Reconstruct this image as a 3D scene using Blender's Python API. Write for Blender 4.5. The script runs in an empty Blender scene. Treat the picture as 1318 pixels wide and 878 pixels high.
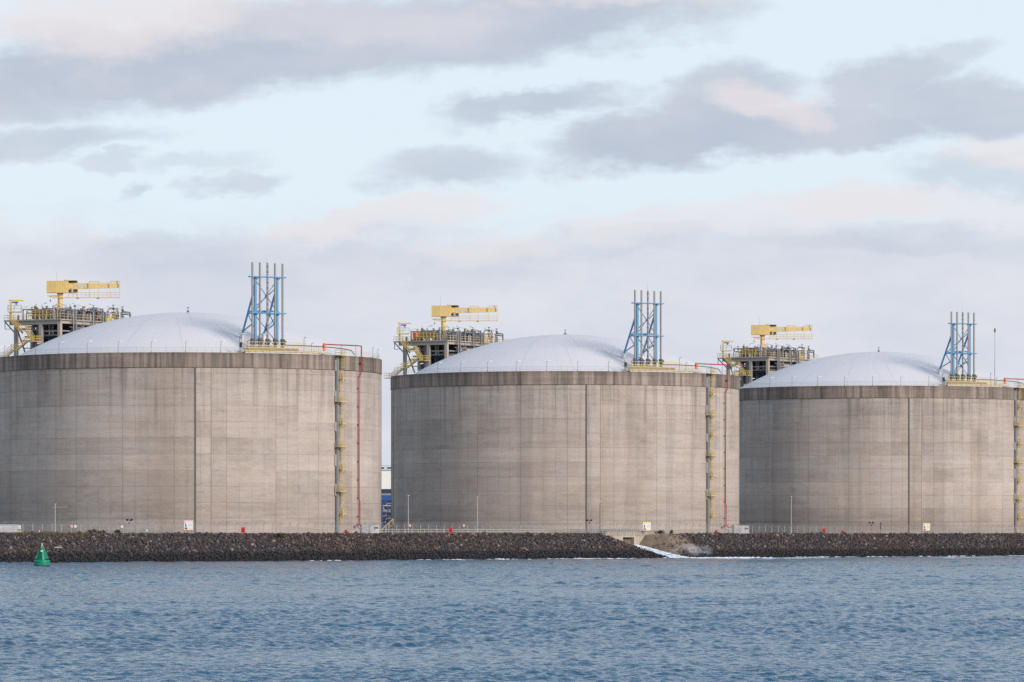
import bpy, math, random
import numpy as np
from mathutils import Vector, Matrix
rnd = random.Random(7)
nr = np.random.default_rng(11)
S = bpy.context.scene
COL = S.collection
PI = math.pi
F, HOR, CX, EYE = 6000.0, 688.0, 659.0, 5.5      # focal length in photo pixels, horizon row, centre column, eye height (m)

# ------------------------------------------------------------------ tags
def tag(o, label=None, cat=None, group=None, kind=None):
    if label: o['label'] = label
    if cat: o['category'] = cat
    if group: o['group'] = group
    if kind: o['kind'] = kind
    return o
def empty(name, loc, rz=0.0, label=None, cat=None, group=None):
    o = bpy.data.objects.new(name, None); COL.objects.link(o)
    o.location = loc; o.rotation_euler = (0, 0, rz); o.empty_display_size = 0.5
    return tag(o, label, cat, group)
KIDS = {}
def copy_tree(o, parent=None):
    c = o.copy(); COL.objects.link(c); c.parent = parent
    for ch in KIDS.get(o.name, []):
        k = copy_tree(ch, c); KIDS.setdefault(c.name, []).append(k)
    return c

# ------------------------------------------------------------------ mesh builder
class MB:
    def __init__(s): s.v = []; s.f = []
    def box(s, x0, x1, y0, y1, z0, z1):
        b = len(s.v)
        s.v += [(x0,y0,z0),(x1,y0,z0),(x1,y1,z0),(x0,y1,z0),(x0,y0,z1),(x1,y0,z1),(x1,y1,z1),(x0,y1,z1)]
        s.f += [tuple(b+i for i in q) for q in ((3,2,1,0),(4,5,6,7),(0,1,5,4),(1,2,6,5),(2,3,7,6),(3,0,4,7))]
        return s
    def bar(s, p, q, w, h=None, up=(0,0,1)):
        """rectangular bar from p to q, w wide, h tall"""
        h = h or w
        p, q = Vector(p), Vector(q); d = (q-p).normalized(); u = Vector(up)
        if abs(d.dot(u)) > .97: u = Vector((1,0,0))
        a = d.cross(u).normalized(); c = a.cross(d).normalized()
        b = len(s.v)
        for e in (p, q):
            for i, j in ((-1,-1),(1,-1),(1,1),(-1,1)):
                s.v.append(tuple(e + a*(i*w/2) + c*(j*h/2)))
        s.f += [tuple(b+i for i in f) for f in ((3,2,1,0),(4,5,6,7),(0,1,5,4),(1,2,6,5),(2,3,7,6),(3,0,4,7))]
        return s
    def tube(s, p, q, r, r2=None, n=8):
        r2 = r if r2 is None else r2
        p, q = Vector(p), Vector(q); d = (q-p).normalized()
        u = Vector((0,0,1)) if abs(d.z) < .95 else Vector((1,0,0))
        a = d.cross(u).normalized(); c = a.cross(d).normalized(); b = len(s.v)
        for e, rr in ((p, r), (q, r2)):
            for i in range(n):
                t = 2*PI*i/n; s.v.append(tuple(e + a*(rr*math.cos(t)) + c*(rr*math.sin(t))))
        for i in range(n):
            j = (i+1) % n; s.f.append((b+i, b+n+i, b+n+j, b+j))
        s.f.append(tuple(b+i for i in range(n))); s.f.append(tuple(b+n+i for i in reversed(range(n))))
        return s
    def path(s, pts, r, n=8):
        """one continuous round pipe through pts with mitred bends"""
        pts = [Vector(p) for p in pts]; b = len(s.v); k = len(pts); a = None
        for i, p in enumerate(pts):
            d = ((pts[i]-pts[i-1]).normalized() if i else Vector()) + ((pts[i+1]-pts[i]).normalized() if i < k-1 else Vector())
            d.normalize()
            if a is None:
                u = Vector((0,0,1)) if abs(d.z) < .9 else Vector((1,0,0))
                a = d.cross(u).normalized()
            else:
                a = (a - d*a.dot(d)).normalized()
            c = a.cross(d)
            sc = 1.0
            if 0 < i < k-1:
                sc = 1/max(.5, abs(d.dot((pts[i]-pts[i-1]).normalized())))
            for j in range(n):
                t = 2*PI*j/n; s.v.append(tuple(p + (a*math.cos(t) + c*math.sin(t))*(r*(1+(sc-1)*.5))))
        for i in range(k-1):
            for j in range(n):
                m = (j+1) % n
                s.f.append((b+i*n+j, b+(i+1)*n+j, b+(i+1)*n+m, b+i*n+m))
        s.f.append(tuple(b+j for j in range(n))); s.f.append(tuple(b+(k-1)*n+j for j in reversed(range(n))))
        return s
    def lathe(s, prof, cx=0, cy=0, n=16, z0=0):
        b = len(s.v); k = len(prof)
        for r, z in prof:
            for i in range(n):
                t = 2*PI*i/n; s.v.append((cx+r*math.cos(t), cy+r*math.sin(t), z0+z))
        for i in range(k-1):
            for j in range(n):
                m = (j+1) % n; s.f.append((b+i*n+j, b+i*n+m, b+(i+1)*n+m, b+(i+1)*n+j))
        s.f.append(tuple(b+j for j in reversed(range(n)))); s.f.append(tuple(b+(k-1)*n+j for j in range(n)))
        return s
    def torus(s, c, ax, R, r, n=12, m=5):
        c = Vector(c); d = Vector(ax).normalized(); u = Vector((0,0,1)) if abs(d.z) < .9 else Vector((1,0,0))
        a = d.cross(u).normalized(); e = a.cross(d); b = len(s.v)
        for i in range(n):
            t = 2*PI*i/n; rad = a*math.cos(t)+e*math.sin(t)
            for j in range(m):
                w = 2*PI*j/m; s.v.append(tuple(c + rad*(R+r*math.cos(w)) + d*(r*math.sin(w))))
        for i in range(n):
            for j in range(m):
                i2, j2 = (i+1) % n, (j+1) % m
                s.f.append((b+i*m+j, b+i2*m+j, b+i2*m+j2, b+i*m+j2))
        return s
    def quad(s, a, b_, c, d):
        b = len(s.v); s.v += [tuple(a), tuple(b_), tuple(c), tuple(d)]; s.f.append((b,b+1,b+2,b+3)); return s
    def arc_box(s, a0, a1, r0, r1, z0, z1, n):
        """curved box between azimuths a0..a1 (deg, from -Y towards +X)"""
        b = len(s.v)
        for i in range(n+1):
            a = math.radians(a0+(a1-a0)*i/n); sx, cy = math.sin(a), -math.cos(a)
            for r, z in ((r0,z0),(r1,z0),(r1,z1),(r0,z1)): s.v.append((r*sx, r*cy, z))
        for i in range(n):
            for j in range(4):
                m = (j+1) % 4; s.f.append((b+i*4+j, b+(i+1)*4+j, b+(i+1)*4+m, b+i*4+m))
        s.f.append((b+3,b+2,b+1,b)); e = b+n*4; s.f.append((e,e+1,e+2,e+3))
        return s
    def build(s, name, mat, parent=None, smooth=False, bevel=0):
        me = bpy.data.meshes.new(name); me.from_pydata(s.v, [], s.f); me.update()
        o = bpy.data.objects.new(name, me); COL.objects.link(o); me.materials.append(mat)
        if smooth:
            me.polygons.foreach_set('use_smooth', [True]*len(me.polygons))
            try: me.set_sharp_from_angle(angle=math.radians(40))
            except Exception: pass
        if parent:
            o.parent = parent; KIDS.setdefault(parent.name, []).append(o)
        return o
def pol(a, r, z=0.0):
    a = math.radians(a); return Vector((r*math.sin(a), -r*math.cos(a), z))

# ------------------------------------------------------------------ materials
class NT:
    def __init__(s, tree): s.t = tree; s.n = tree.nodes; s.l = tree.links
    def new(s, kind, **kw):
        n = s.n.new(kind)
        for k, v in kw.items():
            if hasattr(n, k): setattr(n, k, v)
        return n
    def put(s, sock, v):
        if isinstance(v, bpy.types.NodeSocket): s.l.new(v, sock)
        else: sock.default_value = v
    def m(s, op, a, b=None, c=None, clamp=False):
        n = s.new('ShaderNodeMath', operation=op); n.use_clamp = clamp; s.put(n.inputs[0], a)
        if b is not None: s.put(n.inputs[1], b)
        if c is not None: s.put(n.inputs[2], c)
        return n.outputs[0]
    def mix(s, f, a, b, mode='MIX'):
        n = s.new('ShaderNodeMix', data_type='RGBA', blend_type=mode); n.clamp_factor = True
        s.put(n.inputs[0], f); s.put(n.inputs[6], a if not isinstance(a, tuple) else (*a, 1)); s.put(n.inputs[7], b if not isinstance(b, tuple) else (*b, 1))
        return n.outputs[2]
    def noise(s, vec, scale, detail=4, rough=.55, dist=0.0):
        n = s.new('ShaderNodeTexNoise'); s.put(n.inputs['Vector'], vec); n.inputs['Scale'].default_value = scale
        n.inputs['Detail'].default_value = detail; n.inputs['Roughness'].default_value = rough; n.inputs['Distortion'].default_value = dist
        return n.outputs['Fac']
    def ramp(s, v, a, b, lo=0.0, hi=1.0, smooth=True):
        n = s.new('ShaderNodeMapRange'); n.interpolation_type = 'SMOOTHSTEP' if smooth else 'LINEAR'
        s.put(n.inputs[0], v); n.inputs[1].default_value = a; n.inputs[2].default_value = b; n.inputs[3].default_value = lo; n.inputs[4].default_value = hi
        return n.outputs[0]
    def xyz(s, x, y, z):
        n = s.new('ShaderNodeCombineXYZ'); s.put(n.inputs[0], x); s.put(n.inputs[1], y); s.put(n.inputs[2], z); return n.outputs[0]
    def sep(s, v):
        n = s.new('ShaderNodeSeparateXYZ'); s.put(n.inputs[0], v); return n.outputs
    def scl(s, v, k):
        n = s.new('ShaderNodeVectorMath', operation='MULTIPLY'); s.put(n.inputs[0], v); n.inputs[1].default_value = k; return n.outputs[0]
    def rnd(s, vec):
        n = s.new('ShaderNodeTexWhiteNoise'); s.put(n.inputs['Vector'], vec); return n.outputs['Value']
def material(name):
    m = bpy.data.materials.new(name); m.use_nodes = True
    t = NT(m.node_tree); p = m.node_tree.nodes['Principled BSDF']
    return m, t, p
def coords(t, which='Object'): return t.new('ShaderNodeTexCoord').outputs[which]
def bump(t, p, h, strength, dist):
    b = t.new('ShaderNodeBump'); b.inputs['Strength'].default_value = strength; b.inputs['Distance'].default_value = dist
    t.put(b.inputs['Height'], h); t.l.new(b.outputs[0], p.inputs['Normal'])
def paint(name, c, rough=.5, var=.25, metal=0.0, scale=1.4, rust=0.0):
    """weathered paint or metal: tone variation, a little rain streaking, optional rust"""
    m, t, p = material(name)
    v = coords(t)
    n = t.noise(v, scale, 5); st = t.noise(t.scl(v, (2.2, 2.2, .25)), 1.6, 3)
    k = t.m('MULTIPLY_ADD', n, var*1.2, 1-var*.75); k = t.m('MULTIPLY', k, t.m('MULTIPLY_ADD', st, var*.7, 1-var*.35))
    c1 = t.mix(1.0, (c[0], c[1], c[2]), t.xyz(k, k, k), 'MULTIPLY')
    if rust:
        c1 = t.mix(t.m('MULTIPLY', t.ramp(t.noise(t.scl(v, (1.7,1.7,.4)), 2.3, 5, .65), .56, .72), rust), c1, (.16,.075,.035))
    t.put(p.inputs['Base Color'], c1)
    p.inputs['Metallic'].default_value = metal
    t.put(p.inputs['Roughness'], t.m('MULTIPLY_ADD', n, .25, rough-.12))
    return m
RT = 43.0
def tank_concrete(name, ring):
    m, t, p = material(name)
    x, y, z = t.sep(coords(t))
    seed = t.m('MULTIPLY', t.new('ShaderNodeObjectInfo').outputs['Random'], 173.0)
    U = t.m('MULTIPLY', t.m('ARCTAN2', x, t.m('MULTIPLY', y, -1.0)), RT)
    W, H = 2.81, 3.46
    uv = t.xyz(U, z, seed)
    # irregular joints
    cu, cv = t.m('DIVIDE', U, W), t.m('DIVIDE', z, H)
    pid = t.rnd(t.xyz(t.m('FLOOR', cu), t.m('FLOOR', cv), seed))
    lift = t.rnd(t.xyz(t.m('FLOOR', cv), 3.0, seed))
    pour = t.rnd(t.xyz(t.m('FLOOR', t.m('DIVIDE', U, W*4)), t.m('FLOOR', cv), t.m('ADD', seed, 5.0)))
    ed = lambda q: t.m('ABSOLUTE', t.m('SUBTRACT', t.m('FRACT', q), .5))
    fade = t.noise(t.scl(uv, (.11, .13, 1)), 1.0, 2)
    lv = t.m('MULTIPLY', t.ramp(ed(cu), .474, .49), t.ramp(fade, .36, .62))
    lv2 = t.m('MULTIPLY', t.ramp(ed(t.m('DIVIDE', U, W*4)), .489, .495), .9)
    lh = t.m('MULTIPLY', t.ramp(ed(cv), .476, .49), t.ramp(t.noise(t.scl(uv, (.05, .3, 1)), 1.0, 3), .34, .6))
    lh2 = t.m('MULTIPLY', t.ramp(ed(t.m('MULTIPLY', cv, 3.0)), .44, .485), t.ramp(t.noise(t.scl(uv, (.16, .4, 1)), 1.3, 3), .5, .68, 0, .5))
    streak = t.noise(t.scl(uv, (.85, .035, 1)), 1.0, 5, .62)
    streak2 = t.noise(t.scl(uv, (.26, .012, 1)), 1.0, 3)
    band = t.noise(t.scl(uv, (.055, .85, 1)), 1.0, 5, .6)
    blot = t.noise(t.scl(uv, (.10, .16, 1)), 1.0, 6, .62)
    grain = t.noise(t.scl(uv, (1.4, 2.6, 1)), 1.0, 5, .7)
    smear = t.noise(t.scl(uv, (.22, 1.1, 1)), 1.0, 4, .7)
    k = t.m('MULTIPLY_ADD', pid, .06, .97)
    k = t.m('MULTIPLY', k, t.m('MULTIPLY_ADD', lift, .12, .94))
    k = t.m('MULTIPLY', k, t.m('MULTIPLY_ADD', pour, .07, .965))
    k = t.m('MULTIPLY', k, t.m('MULTIPLY_ADD', band, .44, .78))
    k = t.m('MULTIPLY', k, t.m('MULTIPLY_ADD', grain, .50, .75))
    k = t.m('MULTIPLY', k, t.m('MULTIPLY_ADD', blot, .46, .77))
    k = t.m('MULTIPLY', k, t.m('SUBTRACT', 1.0, t.m('MULTIPLY', t.ramp(smear, .52, .74), .16)))
    patch = t.m('MULTIPLY', t.ramp(t.rnd(t.xyz(t.m('FLOOR', t.m('DIVIDE', U, W*2)), t.m('FLOOR', t.m('MULTIPLY', cv, .5)), t.m('ADD', seed, 9.0))), .80, .84), t.ramp(t.noise(t.scl(uv, (.3, .5, 1)), 1.0, 5, .7), .35, .65))
    k = t.m('MULTIPLY', k, t.m('SUBTRACT', 1.0, t.m('MULTIPLY', patch, .13)))
    strip = t.noise(t.scl(uv, (.14, .006, 1)), 1.0, 3, .5)
    k = t.m('MULTIPLY', k, t.m('SUBTRACT', 1.0, t.m('MULTIPLY', t.ramp(strip, .54, .64), .13)))
    lines = t.m('MAXIMUM', t.m('MAXIMUM', lv, lh), t.m('MAXIMUM', lv2, lh2))
    k = t.m('MULTIPLY', k, t.m('SUBTRACT', 1.0, t.m('MULTIPLY', lines, .29)))
    if ring:
        base = (.285, .228, .197)
        d = t.ramp(streak, .40, .66); d2 = t.ramp(streak2, .4, .62)
        k = t.m('MULTIPLY', k, t.m('MULTIPLY_ADD', d, -.40, 1.08)); k = t.m('MULTIPLY', k, t.m('MULTIPLY_ADD', d2, -.32, 1.12))
        top = t.ramp(t.m('ADD', z, t.m('MULTIPLY', grain, .5)), 38.2, 39.2, 0, 1)
        k = t.m('MULTIPLY', k, t.m('SUBTRACT', 1.0, t.m('MULTIPLY', top, .22)))
        tint = t.mix(d, base, (.215, .182, .158))
    else:
        base = (.445, .378, .334)
        reach = t.ramp(t.m('ADD', z, t.m('MULTIPLY', streak2, 18.0)), 24, 50)      # rain streaks run down from the ring beam
        k = t.m('MULTIPLY', k, t.m('SUBTRACT', 1.0, t.m('MULTIPLY', t.m('MULTIPLY', t.ramp(streak, .46, .70), reach), .38)))
        damp = t.ramp(t.m('ADD', z, t.m('MULTIPLY', t.noise(t.scl(uv, (.045,.2,1)), 1.0, 4), 16.0)), 10.0, 22.0, 1, 0)   # grime splashed on the lowest lifts
        k = t.m('MULTIPLY', k, t.m('SUBTRACT', 1.0, t.m('MULTIPLY', t.m('MULTIPLY', damp, t.ramp(band, .35, .6, .2, 1)), .30)))
        tint = t.mix(t.ramp(blot, .38, .7), base, (.40, .358, .328))
        tint = t.mix(t.m('MULTIPLY', t.ramp(streak2, .5, .7), .5), tint, (.385, .318, .268))
    t.put(p.inputs['Base Color'], t.mix(1.0, tint, t.xyz(k, k, k), 'MULTIPLY'))
    p.inputs['Roughness'].default_value = .9; p.inputs['Specular IOR Level'].default_value = .25
    bump(t, p, t.m('SUBTRACT', t.m('MULTIPLY', grain, .6), lines), .5, .02)
    return m
def dome_mat():
    m, t, p = material('dome_coating')
    x, y, z = t.sep(coords(t))
    r = t.m('SQRT', t.m('ADD', t.m('MULTIPLY', x, x), t.m('MULTIPLY', y, y)))
    a = t.m('ADD', t.m('ARCTAN2', x, y), t.m('MULTIPLY', r, .004))
    ringl = t.ramp(t.m('ABSOLUTE', t.m('SUBTRACT', r, 24.0)), .03, .13, 1, 0)
    def seams(k, ph):
        q = t.m('ABSOLUTE', t.m('SUBTRACT', t.m('FRACT', t.m('MULTIPLY_ADD', a, k/(2*PI), ph)), .5))
        return t.ramp(t.m('MULTIPLY', t.m('MULTIPLY', q, r), 2*PI/k), .04, .16, 1, 0)
    outer = t.m('MULTIPLY', seams(18.0, .2), t.m('GREATER_THAN', r, 24.0)); inner = t.m('MULTIPLY', seams(12.0, .55), t.m('LESS_THAN', r, 24.0))
    faint = t.m('MULTIPLY', seams(72.0, .1), .22)
    ln = t.m('MAXIMUM', t.m('MAXIMUM', ringl, outer), t.m('MAXIMUM', inner, faint))
    v = coords(t); n = t.noise(v, .12, 5); n2 = t.noise(v, 1.2, 4)
    k = t.m('MULTIPLY', t.m('MULTIPLY_ADD', n, .16, .92), t.m('MULTIPLY_ADD', n2, .10, .95))
    k = t.m('MULTIPLY', k, t.m('SUBTRACT', 1.0, t.m('MULTIPLY', ln, .17)))
    t.put(p.inputs['Base Color'], t.mix(1.0, (.60, .58, .59), t.xyz(k, k, k), 'MULTIPLY'))
    p.inputs['Roughness'].default_value = .55
    return m
M = {
 'wall': tank_concrete('tank_wall_concrete', False), 'ring': tank_concrete('ring_beam_concrete', True), 'dome': dome_mat(),
 'yellow': paint('yellow_paint', (.60,.45,.16), .5, .3, rust=.35), 'pale_yellow': paint('faded_yellow_paint', (.62,.50,.24), .55, .3, rust=.3),
 'crane': paint('crane_yellow_paint', (.68,.49,.19), .5, .3, scale=.5, rust=.45),
 'blue': paint('sky_blue_paint', (.06,.26,.46), .45, .22, rust=.12), 'steel': paint('galvanised_steel', (.36,.36,.37), .5, .25, .35),
 'dsteel': paint('dark_pipe_steel', (.13,.135,.15), .5, .4, .2, rust=.35), 'lag': paint('pipe_cladding', (.30,.30,.31), .45, .3, .3, rust=.2),
 'brown': paint('rusted_pipe', (.17,.115,.08), .7, .4), 'navy': paint('dark_blue_cladding', (.022,.035,.075), .6, .3),
 'red': paint('red_paint', (.36,.016,.026), .45, .25), 'orange': paint('orange_red_paint', (.72,.10,.03), .5, .2), 'cone': paint('orange_plastic', (.75,.22,.05), .5, .2),
 'stack': paint('stack_pipe_steel', (.31,.28,.28), .5, .25, .2), 'lamp': paint('lamp_housing', (.62,.63,.65), .4, .1),
 'conc': paint('grey_concrete', (.33,.305,.28), .9, .4, scale=.8), 'conc2': paint('cream_concrete', (.40,.345,.28), .9, .35, scale=.6),
 'white': paint('white_paint', (.62,.62,.62), .5, .12), 'rail': paint('pale_rail', (.50,.50,.47), .5, .2), 'grey': paint('grey_cabinet', (.42,.43,.45), .5, .12),
 'blueband': paint('blue_band', (.02,.075,.27), .5, .15), 'cream': paint('white_cladding', (.76,.74,.70), .6, .08, scale=.2), 'black': paint('black_rubber', (.02,.02,.022), .6, .3),
 'buoy': paint('buoy_green', (.0,.22,.12), .45, .22, scale=1.0), 'signyellow': paint('sign_yellow', (.80,.58,.05), .5, .05), 'pink': paint('faded_pink_sign', (.70,.33,.30), .5, .1),
 'tan': paint('tan_cladding', (.30,.235,.13), .7, .3), 'wood': paint('bleached_wood', (.50,.44,.35), .9, .3), 'tray': paint('cable_tray_grey', (.19,.19,.195), .6, .35, .2), 'duct': paint('joint_duct_grey', (.13,.115,.105), .9, .3),
}
# ------------------------------------------------------------------ shoreline frame: t along the dyke, s inland from the waterline
P0 = Vector((-98.0, 892.0)); DU = Vector((.607, .794)).normalized(); DN = Vector((-DU.y, DU.x))
def shore(t_, s_, z=0.0):
    q = P0 + DU*t_ + DN*s_; return Vector((q.x, q.y, z))
def t_at(px, s_):
    k = (px-CX)/F; o = P0 + DN*s_
    return (k*o.y - o.x)/(DU.x - k*DU.y)
def at(px, s_, z): return shore(t_at(px, s_), s_, z)
def z_of(py, Y): return EYE + (HOR-py)*Y/F
SHORE_ROT = math.atan2(DU.y, DU.x)
TANKS = []
for px, D in ((242, 1041.0), (727.5, 1153.0), (1131, 1265.0)):
    k = (px-CX)/F; Y = D/math.sqrt(1+k*k); TANKS.append(Vector((k*Y, Y, 5.4)))
GZ, RIM = 5.4, 44.4                                   # ground and rim height
TO = 226.0                                            # where the outfall cuts the dyke
CREST = 5.62
def chan_z(s): return max(-.6, min(2.7, -.45 + s*.225))
def ground_z(t, s):
    """height of the dyke: rock slope, crest, flat yard, with the outfall channel cut through"""
    if s < 10.6: z = -1.4 + (s+2.6)*(CREST+1.4)/13.2
    elif s < 12.4: z = CREST
    else: z = max(GZ, CREST-(s-12.4)*.22)
    z += .12*math.sin(t*.21+s*.3)*math.sin(t*.067) if 0 < s < 10.6 else 0
    if s < 17:
        d = t-TO; w = 2.6+max(0, 3-s)*.5
        bank = chan_z(s) + (max(0, d-w)*.85 if d > 0 else max(0, -d-3.4)*.25)
        if s < 15.6: z = min(z, bank)
    return z

# ------------------------------------------------------------------ structure: water, embankment, ground
def earth_mat():
    m, t, p = material('embankment_earth')
    v = coords(t); n = t.noise(v, .6, 6, .65); n2 = t.noise(v, 5.0, 4, .7)
    g = t.new('ShaderNodeAttribute'); g.attribute_name = 'sand'
    z = t.sep(v)[2]
    c = t.mix(n2, (.045,.040,.037), (.085,.072,.062))
    c2 = t.mix(t.ramp(n, .3, .7), (.165,.118,.085), (.24,.18,.13)); c2 = t.mix(t.ramp(n2, .5, .7, 0, .6), c2, (.12,.09,.07))
    c = t.mix(g.outputs['Fac'], c, c2)
    wet = t.ramp(t.m('ADD', z, t.m('MULTIPLY', n, .8)), .9, 1.7, .32, 1)
    t.put(p.inputs['Base Color'], t.mix(1.0, c, t.xyz(wet, wet, wet), 'MULTIPLY')); p.inputs['Roughness'].default_value = .95
    bump(t, p, n2, .8, .2)
    return m
def sandiness(t, s):
    d = t-TO
    if s < 1.2: return 0
    lim_r, lim_l = 15.0, 15.0
    f = max(0, min(1, (lim_r-d)/2.5)) if d >= 0 else max(0, min(1, (lim_l+d)/2.5))
    lower = max(0, min(1, (s-(2.2 if d > 0 else 8.0))/2.0))
    if s > 12.6: f = lower = 1.0
    return f*lower
def build_embankment():
    ts = list(np.concatenate([np.array([-4000,-2000,-1000,-500,-250,-120]), np.arange(-60, 195, 2.5), np.arange(195, 262, .5), np.arange(262, 480, 2.5), np.array([560,700,900,1300,2000,3500,6000])]))
    ss = list(np.concatenate([np.array([-12.0,-6,-2.6]), np.arange(-1.5, 17.01, .5), np.array([17.6,20,26,40.0])]))
    vs, at_ = [], []
    for a in ts:
        for b in ss:
            z = ground_z(a, max(b, -2.6)) - (0 if b >= -2.6 else 3.0)
            if 0 < b < 12: z -= .12
            vs.append(tuple(shore(a, b, z))); at_.append(sandiness(a, b))
    n = len(ss); fs = []
    for i in range(len(ts)-1):
        for j in range(n-1): fs.append((i*n+j, (i+1)*n+j, (i+1)*n+j+1, i*n+j+1))
    me = bpy.data.meshes.new('embankment'); me.from_pydata(vs, [], fs); me.update()
    a = me.attributes.new('sand', 'FLOAT', 'POINT'); a.data.foreach_set('value', at_)
    me.polygons.foreach_set('use_smooth', [True]*len(me.polygons))
    o = bpy.data.objects.new('embankment', me); COL.objects.link(o); me.materials.append(earth_mat()); tag(o, kind='structure')
    g = MB(); far = 26000
    a, b, c, d = shore(-far, 39.5, GZ-.004), shore(far, 39.5, GZ-.004), shore(far, far, GZ-.004), shore(-far, far, GZ-.004)
    g.quad(a, b, c, d)
    m, t, p = material('yard_gravel'); v = coords(t); q = t.noise(v, .3, 6); t.put(p.inputs['Base Color'], t.mix(q, (.17,.155,.14), (.27,.25,.22))); p.inputs['Roughness'].default_value = .95
    tag(g.build('ground', m), kind='structure')
build_embankment()

def water_mat():
    m, t, p = material('harbour_water')
    v = coords(t); x, y, z = t.sep(v)
    s = t.m('ADD', t.m('MULTIPLY', t.m('SUBTRACT', x, P0.x), DN.x), t.m('MULTIPLY', t.m('SUBTRACT', y, P0.y), DN.y))
    tt = t.m('ADD', t.m('MULTIPLY', t.m('SUBTRACT', x, P0.x), DU.x), t.m('MULTIPLY', t.m('SUBTRACT', y, P0.y), DU.y))
    gust = t.noise(t.scl(v, (.006, .016, 1)), 1.0, 4, .6)
    w2 = t.noise(t.scl(v, (1.1, .9, 1)), 1.0, 4, .6, .4); w3 = t.noise(t.scl(v, (3.2, 2.6, 1)), 1.0, 3, .6)
    amp = t.ramp(gust, .3, .7, .7, 1.3)
    h = t.m('ADD', t.m('MULTIPLY', t.m('MULTIPLY', w2, amp), .36), t.m('MULTIPLY', w3, .10))
    bump(t, p, h, 1.0, 1.0)
    c = t.mix(t.ramp(w2, .35, .7), (.012,.064,.125), (.03,.105,.175))
    # foam: a broken line along the rocks and a fan below the outfall
    fn = t.noise(t.xyz(t.m('MULTIPLY', tt, .22), t.m('MULTIPLY', s, .5), 0.0), 1.0, 6, .7)
    fl = t.noise(t.xyz(t.m('MULTIPLY', tt, .02), 7.0, 0.0), 1.0, 3, .6)
    ds = t.m('ADD', s, t.m('MULTIPLY', t.m('SUBTRACT', fn, .5), 9.0))
    reach = t.ramp(tt, 95, 175); rr = t.ramp(fl, .42, .6, .35, 1)
    line = t.m('MULTIPLY', t.m('MULTIPLY', t.ramp(ds, -6.5, -1.5), reach), rr)
    line2 = t.m('MULTIPLY', t.ramp(t.m('ABSOLUTE', t.m('ADD', t.m('ADD', s, 42.0), t.m('MULTIPLY', t.m('SUBTRACT', fn, .5), 60.0))), 4, 15, .55, 0), t.m('MULTIPLY', reach, t.ramp(fl, .5, .62)))
    fan = t.m('SQRT', t.m('ADD', t.m('POWER', t.m('MULTIPLY', t.m('SUBTRACT', tt, TO+8), .045), 2.0), t.m('POWER', t.m('MULTIPLY', s, .03), 2.0)))
    fanm = t.ramp(t.m('ADD', fan, t.m('MULTIPLY', t.m('SUBTRACT', fn, .5), 1.4)), .55, 1.15, 1, 0)
    foam = t.m('MAXIMUM', t.m('MAXIMUM', line, line2), fanm, clamp=True)
    caps = t.m('MULTIPLY', t.ramp(t.noise(t.scl(v, (.55,.35,1)), 1.0, 5, .7), .74, .80), t.ramp(gust, .5, .65, 0, .55))
    foam = t.m('MAXIMUM', foam, caps)
    t.put(p.inputs['Base Color'], t.mix(foam, c, (.72,.76,.80)))
    t.put(p.inputs['Roughness'], t.m('MULTIPLY_ADD', foam, .5, .09))
    p.inputs['IOR'].default_value = 1.333
    return m
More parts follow.
